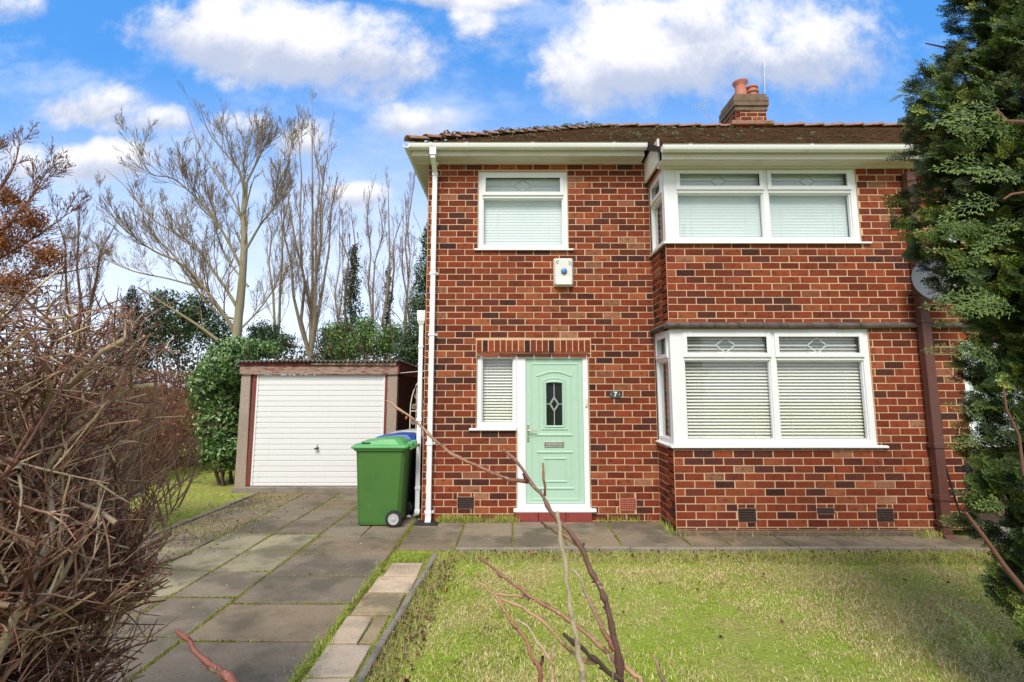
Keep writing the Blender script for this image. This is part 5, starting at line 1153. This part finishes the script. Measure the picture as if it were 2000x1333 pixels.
# ---- grass, moss, litter
rg = np.random.default_rng(91)
def inside(P, f): return P[f(P)]
def snoise(x, y, s, seed=0): return (np.sin(x*s+seed)+np.sin(y*s*1.17+seed*2)+np.sin((x+y)*s*.71+seed*3)+np.sin((x-y)*s*1.43+seed*5+np.sin(x*s*.5)*2))/4
def blades(name, P, L, lean, tones, width=.0022, kind='stuff', label=None, cat='grass', m='grass', base=0.):
    n = len(P); width = width*.85; a = rg.uniform(0, 2*math.pi, n); A = np.stack([np.cos(a), np.sin(a), np.zeros(n)], -1); Bv = np.stack([-np.sin(a), np.cos(a), np.zeros(n)], -1)
    L = L[:, None]; w_ = width*rg.uniform(.6, 1.4, n)[:, None]; ln = lean[:, None]; up = np.array([0, 0, 1.])
    p0 = P; p1 = P+A*L*.5*np.sin(ln*.6)+up*L*.5*np.cos(ln*.6); p2 = p1+A*L*.5*np.sin(ln)+up*L*.5*np.cos(ln)
    p2[:, 2] = np.maximum(p2[:, 2], P[:, 2]+.002)
    v = np.stack([p0-Bv*w_, p0+Bv*w_, p1+Bv*w_*.8, p1-Bv*w_*.8, p2], 1).reshape(-1, 3); i = np.arange(n)*5
    F = np.stack([i, i+1, i+2, i+3, i+3, i+2, i+4], -1).ravel(); per = np.tile([4, 3], n)
    o = npmesh(name, v, F, per, M[m], tone=np.repeat(tones, 5, axis=0)); return tag(o, label, cat, kind=kind)
GRN = np.array([(.34, .50, .035), (.43, .57, .045), (.52, .59, .075), (.23, .39, .03)]); STR = np.array([(.70, .59, .27), (.60, .52, .20), (.50, .38, .17), (.80, .68, .37)])
def turfblades(name, n, xr_, yr_, z, keep, label, dry=0., Lk=1.):
    x = rg.uniform(*xr_, n); y = yr_[0]+(yr_[1]-yr_[0])*rg.random(n)**1.25; k = keep(x, y); x, y = x[k], y[k]; n = len(x)
    s = .8*snoise(x, y, 2.3, 1)+.6*snoise(x, y, 6.1, 2)+.5*snoise(x, y, 15, 4); isdry = (s+rg.normal(0, .8, n)+dry+(.35*(x > 2.3))*1.0+.3*(y > 4.7)) > .66
    T = np.where(isdry[:, None], STR[rg.integers(0, 4, n)], GRN[rg.integers(0, 4, n)])*rg.uniform(.7, 1.25, n)[:, None]
    L = np.where(isdry, rg.uniform(.014, .040, n), rg.uniform(.010, .026, n))*(1+.3*snoise(x, y, 4, 9))*Lk; lean = np.where(isdry, rg.uniform(.9, 1.55, n), rg.uniform(.1, 1.0, n))
    P = np.stack([x, y, z+np.where(isdry, rg.uniform(0, .018, n), 0)], -1); return blades(name, P, L, lean, T, label=label)
turfblades('lawn_grass', 520000, (-.95, 5.6), (2.6, 5.575), -.02, lambda x, y: x > (-.77-.048*(5.26-y)), 'rough mown front lawn of green grass with straw coloured patches')
turfblades('verge_grass', 110000, (-9.5, -3.95), (5.2, 12), -.02, lambda x, y: (x < -4.22-.15*snoise(x, y, 3)) | ((rg.random(len(x)) < .35) & (y > 6.0)), 'rough grass and dead stalks on the verge left of the drive', dry=.25, Lk=1.2)
# rough edge growth along the kerbs: taller dead tangle
def strip(n, x0, x1, y0, y1): return np.stack([rg.uniform(x0, x1, n), rg.uniform(y0, y1, n), np.full(n, -.015)], -1)
Pz = np.concatenate([strip(9000, -.7, 5.6, 5.25, 5.58), strip(4500, 2.6, 5.4, 5.2, 5.55), np.stack([(yv := rg.uniform(2.8, 5.3, 5200))*0+(-.78-.048*(5.26-yv))+rg.random(5200)*.17, yv, np.full(5200, -.015)], -1)])
n = len(Pz); dryk = rg.random(n) < .62
blades('edge_grass', Pz, rg.uniform(.03, .10, n), rg.uniform(.3, 1.5, n), np.where(dryk[:, None], STR[rg.integers(0, 4, n)]*.8, GRN[rg.integers(0, 4, n)])*rg.uniform(.6, 1.2, n)[:, None], label='longer tangled dead grass along the kerbs')
# tufts at the foot of the wall
Pw = np.concatenate([strip(2600, -1.0, .10, 6.74, 6.84), strip(260, 1.1, 1.9, 6.76, 6.84), strip(320, 1.9, 4.9, 6.13, 6.19), strip(420, 1.85, 2.1, 6.1, 6.8), strip(240, 4.6, 5.0, 6.05, 6.18)]); Pw[:, 2] = 0
Pw = Pw[snoise(Pw[:, 0], Pw[:, 1], 9, 2)+rg.normal(0, .3, len(Pw)) > -.15]; n = len(Pw); dk = rg.random(n) < .5
blades('wall_tufts', Pw, rg.uniform(.03, .13, n), rg.uniform(.1, 1.3, n), np.where(dk[:, None], STR[rg.integers(0, 4, n)]*.85, GRN[rg.integers(0, 4, n)])*rg.uniform(.7, 1.2, n)[:, None], width=.0028, label='tufts of grass and weeds at the foot of the brick wall')
# moss along the joints
Pm = []
def jl(x0, y0, x1, y1, dens, wd=.012):
    L = math.hypot(x1-x0, y1-y0); n = int(L*dens); t = rg.random(n); x = x0+(x1-x0)*t+rg.normal(0, wd, n); y = y0+(y1-y0)*t+rg.normal(0, wd, n); k = snoise(x, y, 5, 7)+rg.normal(0, .25, n) > -.12; Pm.append(np.stack([x, y, np.full(n, -.012)], -1)[k])
for x in (-1.275, -2.28, -2.85, -3.42): jl(x, 2.8, x, 8.6, 1500, .014)
jl(-1.26, 5.5, -1.24, 6.8, 1500)
for (a, b), rs in zip(cols, rowsets):
    for c in rs: 
        if c > 2.8: jl(a, c, b, c, rg.choice([150, 500, 900]), .008)
for x in xs[:-1]: jl(x, 5.66, x, 6.8 if x < 1.9 else 6.17, 700, .010)
jl(-.6, 6.19, 1.9, 6.19, 160, .006); jl(1.9, 6.165, 5.0, 6.165, 500, .012)
Pm = np.concatenate(Pm); n = len(Pm); MS = np.array([(.32, .36, .04), (.24, .28, .04), (.40, .40, .08), (.18, .14, .07)])
blades('joint_moss', Pm, rg.uniform(.012, .026, n), rg.uniform(.1, 1.2, n), MS[rg.integers(0, 4, n)]*rg.uniform(.7, 1.2, n)[:, None], width=.0030, label='moss and fine grass growing in the joints between paving slabs', cat='moss')
# grass over the end of the pinkish slabs and along them
Pg = np.concatenate([strip(3200, -1.24, -.85, 5.27, 5.56), np.stack([rg.normal(-1.29, .022, 2400), rg.uniform(2.8, 5.3, 2400), np.zeros(2400)], -1), np.stack([rg.normal(-.91, .018, 1700), rg.uniform(2.9, 4.6, 1700), np.zeros(1700)], -1), np.stack([rg.normal(-1.28, .045, 900), rg.uniform(3.2, 3.75, 900), np.zeros(900)], -1), np.stack([rg.normal(-3.9, .28, 9000), rg.uniform(4.6, 8.6, 9000), np.zeros(9000)], -1)])
Pg = Pg[snoise(Pg[:, 0], Pg[:, 1], 6, 3)+rg.normal(0, .3, len(Pg)) > -.05]; n = len(Pg); dk = (rg.random(n) < .35) | (Pg[:, 0] < -3); dk &= rg.random(n) < .8
Pg[:, 2] = np.where(Pg[:, 0] < -3, .004, -.01)
blades('slab_edge_grass', Pg, rg.uniform(.015, .05, n), rg.uniform(.2, 1.45, n), np.where(dk[:, None], STR[rg.integers(0, 4, n)]*.75, GRN[rg.integers(0, 4, n)])*rg.uniform(.7, 1.2, n)[:, None], label='grass creeping over the edges of the drive slabs')
# dead leaves
def deadleaves(name, P, size, label):
    N = np.tile(np.array([0, 0, 1.]), (len(P), 1)); o = leaves(name, P, N, size, [(.20, .11, .06), (.13, .08, .045), (.30, .19, .11), (.24, .10, .06), (.09, .05, .03)], M['litter'], None, rg, aspect=.7, droop=0, fold=.5); return tag(o, label, 'leaf litter', kind='stuff')
a1 = np.stack([(yv := rg.uniform(2.8, 5.3, 420))*0+(-.76-.048*(5.26-yv))+rg.random(420)**1.5*.25, yv, rg.uniform(0, .03, 420)], -1)
a2 = np.stack([rg.uniform(-.7, 5.5, 380), rg.uniform(5.3, 5.57, 380), rg.uniform(0, .03, 380)], -1); a3 = np.stack([rg.uniform(-.8, 5.4, 45), rg.uniform(2.8, 5.3, 45), rg.uniform(.01, .03, 45)], -1)
deadleaves('fallen_leaves', np.concatenate([a1, a2, a3]), .032, 'dead brown leaves caught in the lawn and along its kerbs')
a4 = np.stack([rg.normal(-3.85, .35, 420), rg.uniform(5.2, 8.4, 420), rg.uniform(.005, .02, 420)], -1); a5 = np.stack([rg.uniform(-3.4, 4.9, 60), rg.uniform(4.4, 8, 60), np.full(60, .008)], -1); a5 = a5[(a5[:, 0] < -1.3) | ((a5[:, 1] > 5.7) & (a5[:, 1] < 6.15))]
deadleaves('drive_litter', np.concatenate([a4, a5]), .026, 'dead leaf scraps scattered over the paving')
nn = 70; P5 = np.stack([rg.uniform(-3.2, 4.6, nn), rg.uniform(4.0, 7.6, nn), np.full(nn, .007)], -1); P5 = P5[(P5[:, 0] < -1.3) | ((P5[:, 1] > 5.7) & (P5[:, 1] < 6.15))]
o = leaves('pale_chips', P5, np.tile(np.array([0, 0, 1.]), (len(P5), 1)), .016, [(.6, .56, .5), (.45, .4, .34)], M['litter'], None, rg, aspect=.8, droop=0); tag(o, 'small pale chips and petals scattered on the slabs', 'litter', kind='stuff')
# moss cushions on the roof
Pq = []
for k in range(260):
    if k < 150: t_ = rg.random(); q = np.array([EXL+(XR-EXL)*t_, EY1+(RY-EY1)*t_, EZ1+(RZ-EZ1)*t_+.06]); q += rg.normal(0, .05, 3)*np.array([1, 1, .3])
    else: q = np.array([rg.uniform(-.6, 5.2), 0, 0]); yv = rg.uniform(EY1+.1, RY); q[1] = yv; q[2] = EZ1+(yv-EY1)*SL+.045; q[0] = max(q[0], EXL+(yv-EY1)*HR+.1)
    m_ = 26; d = rg.normal(size=(m_, 3)); d[:, 2] = abs(d[:, 2]); d /= np.linalg.norm(d, axis=1)[:, None]; Pq.append((q+d*rg.uniform(.015, .05), d))
leaves('moss', np.concatenate([a for a, b in Pq]), np.concatenate([b for a, b in Pq]), .026, [(.10, .12, .025), (.15, .15, .04), (.07, .07, .03), (.30, .28, .20)], M['leafdull'], roof, rg, aspect=.8)
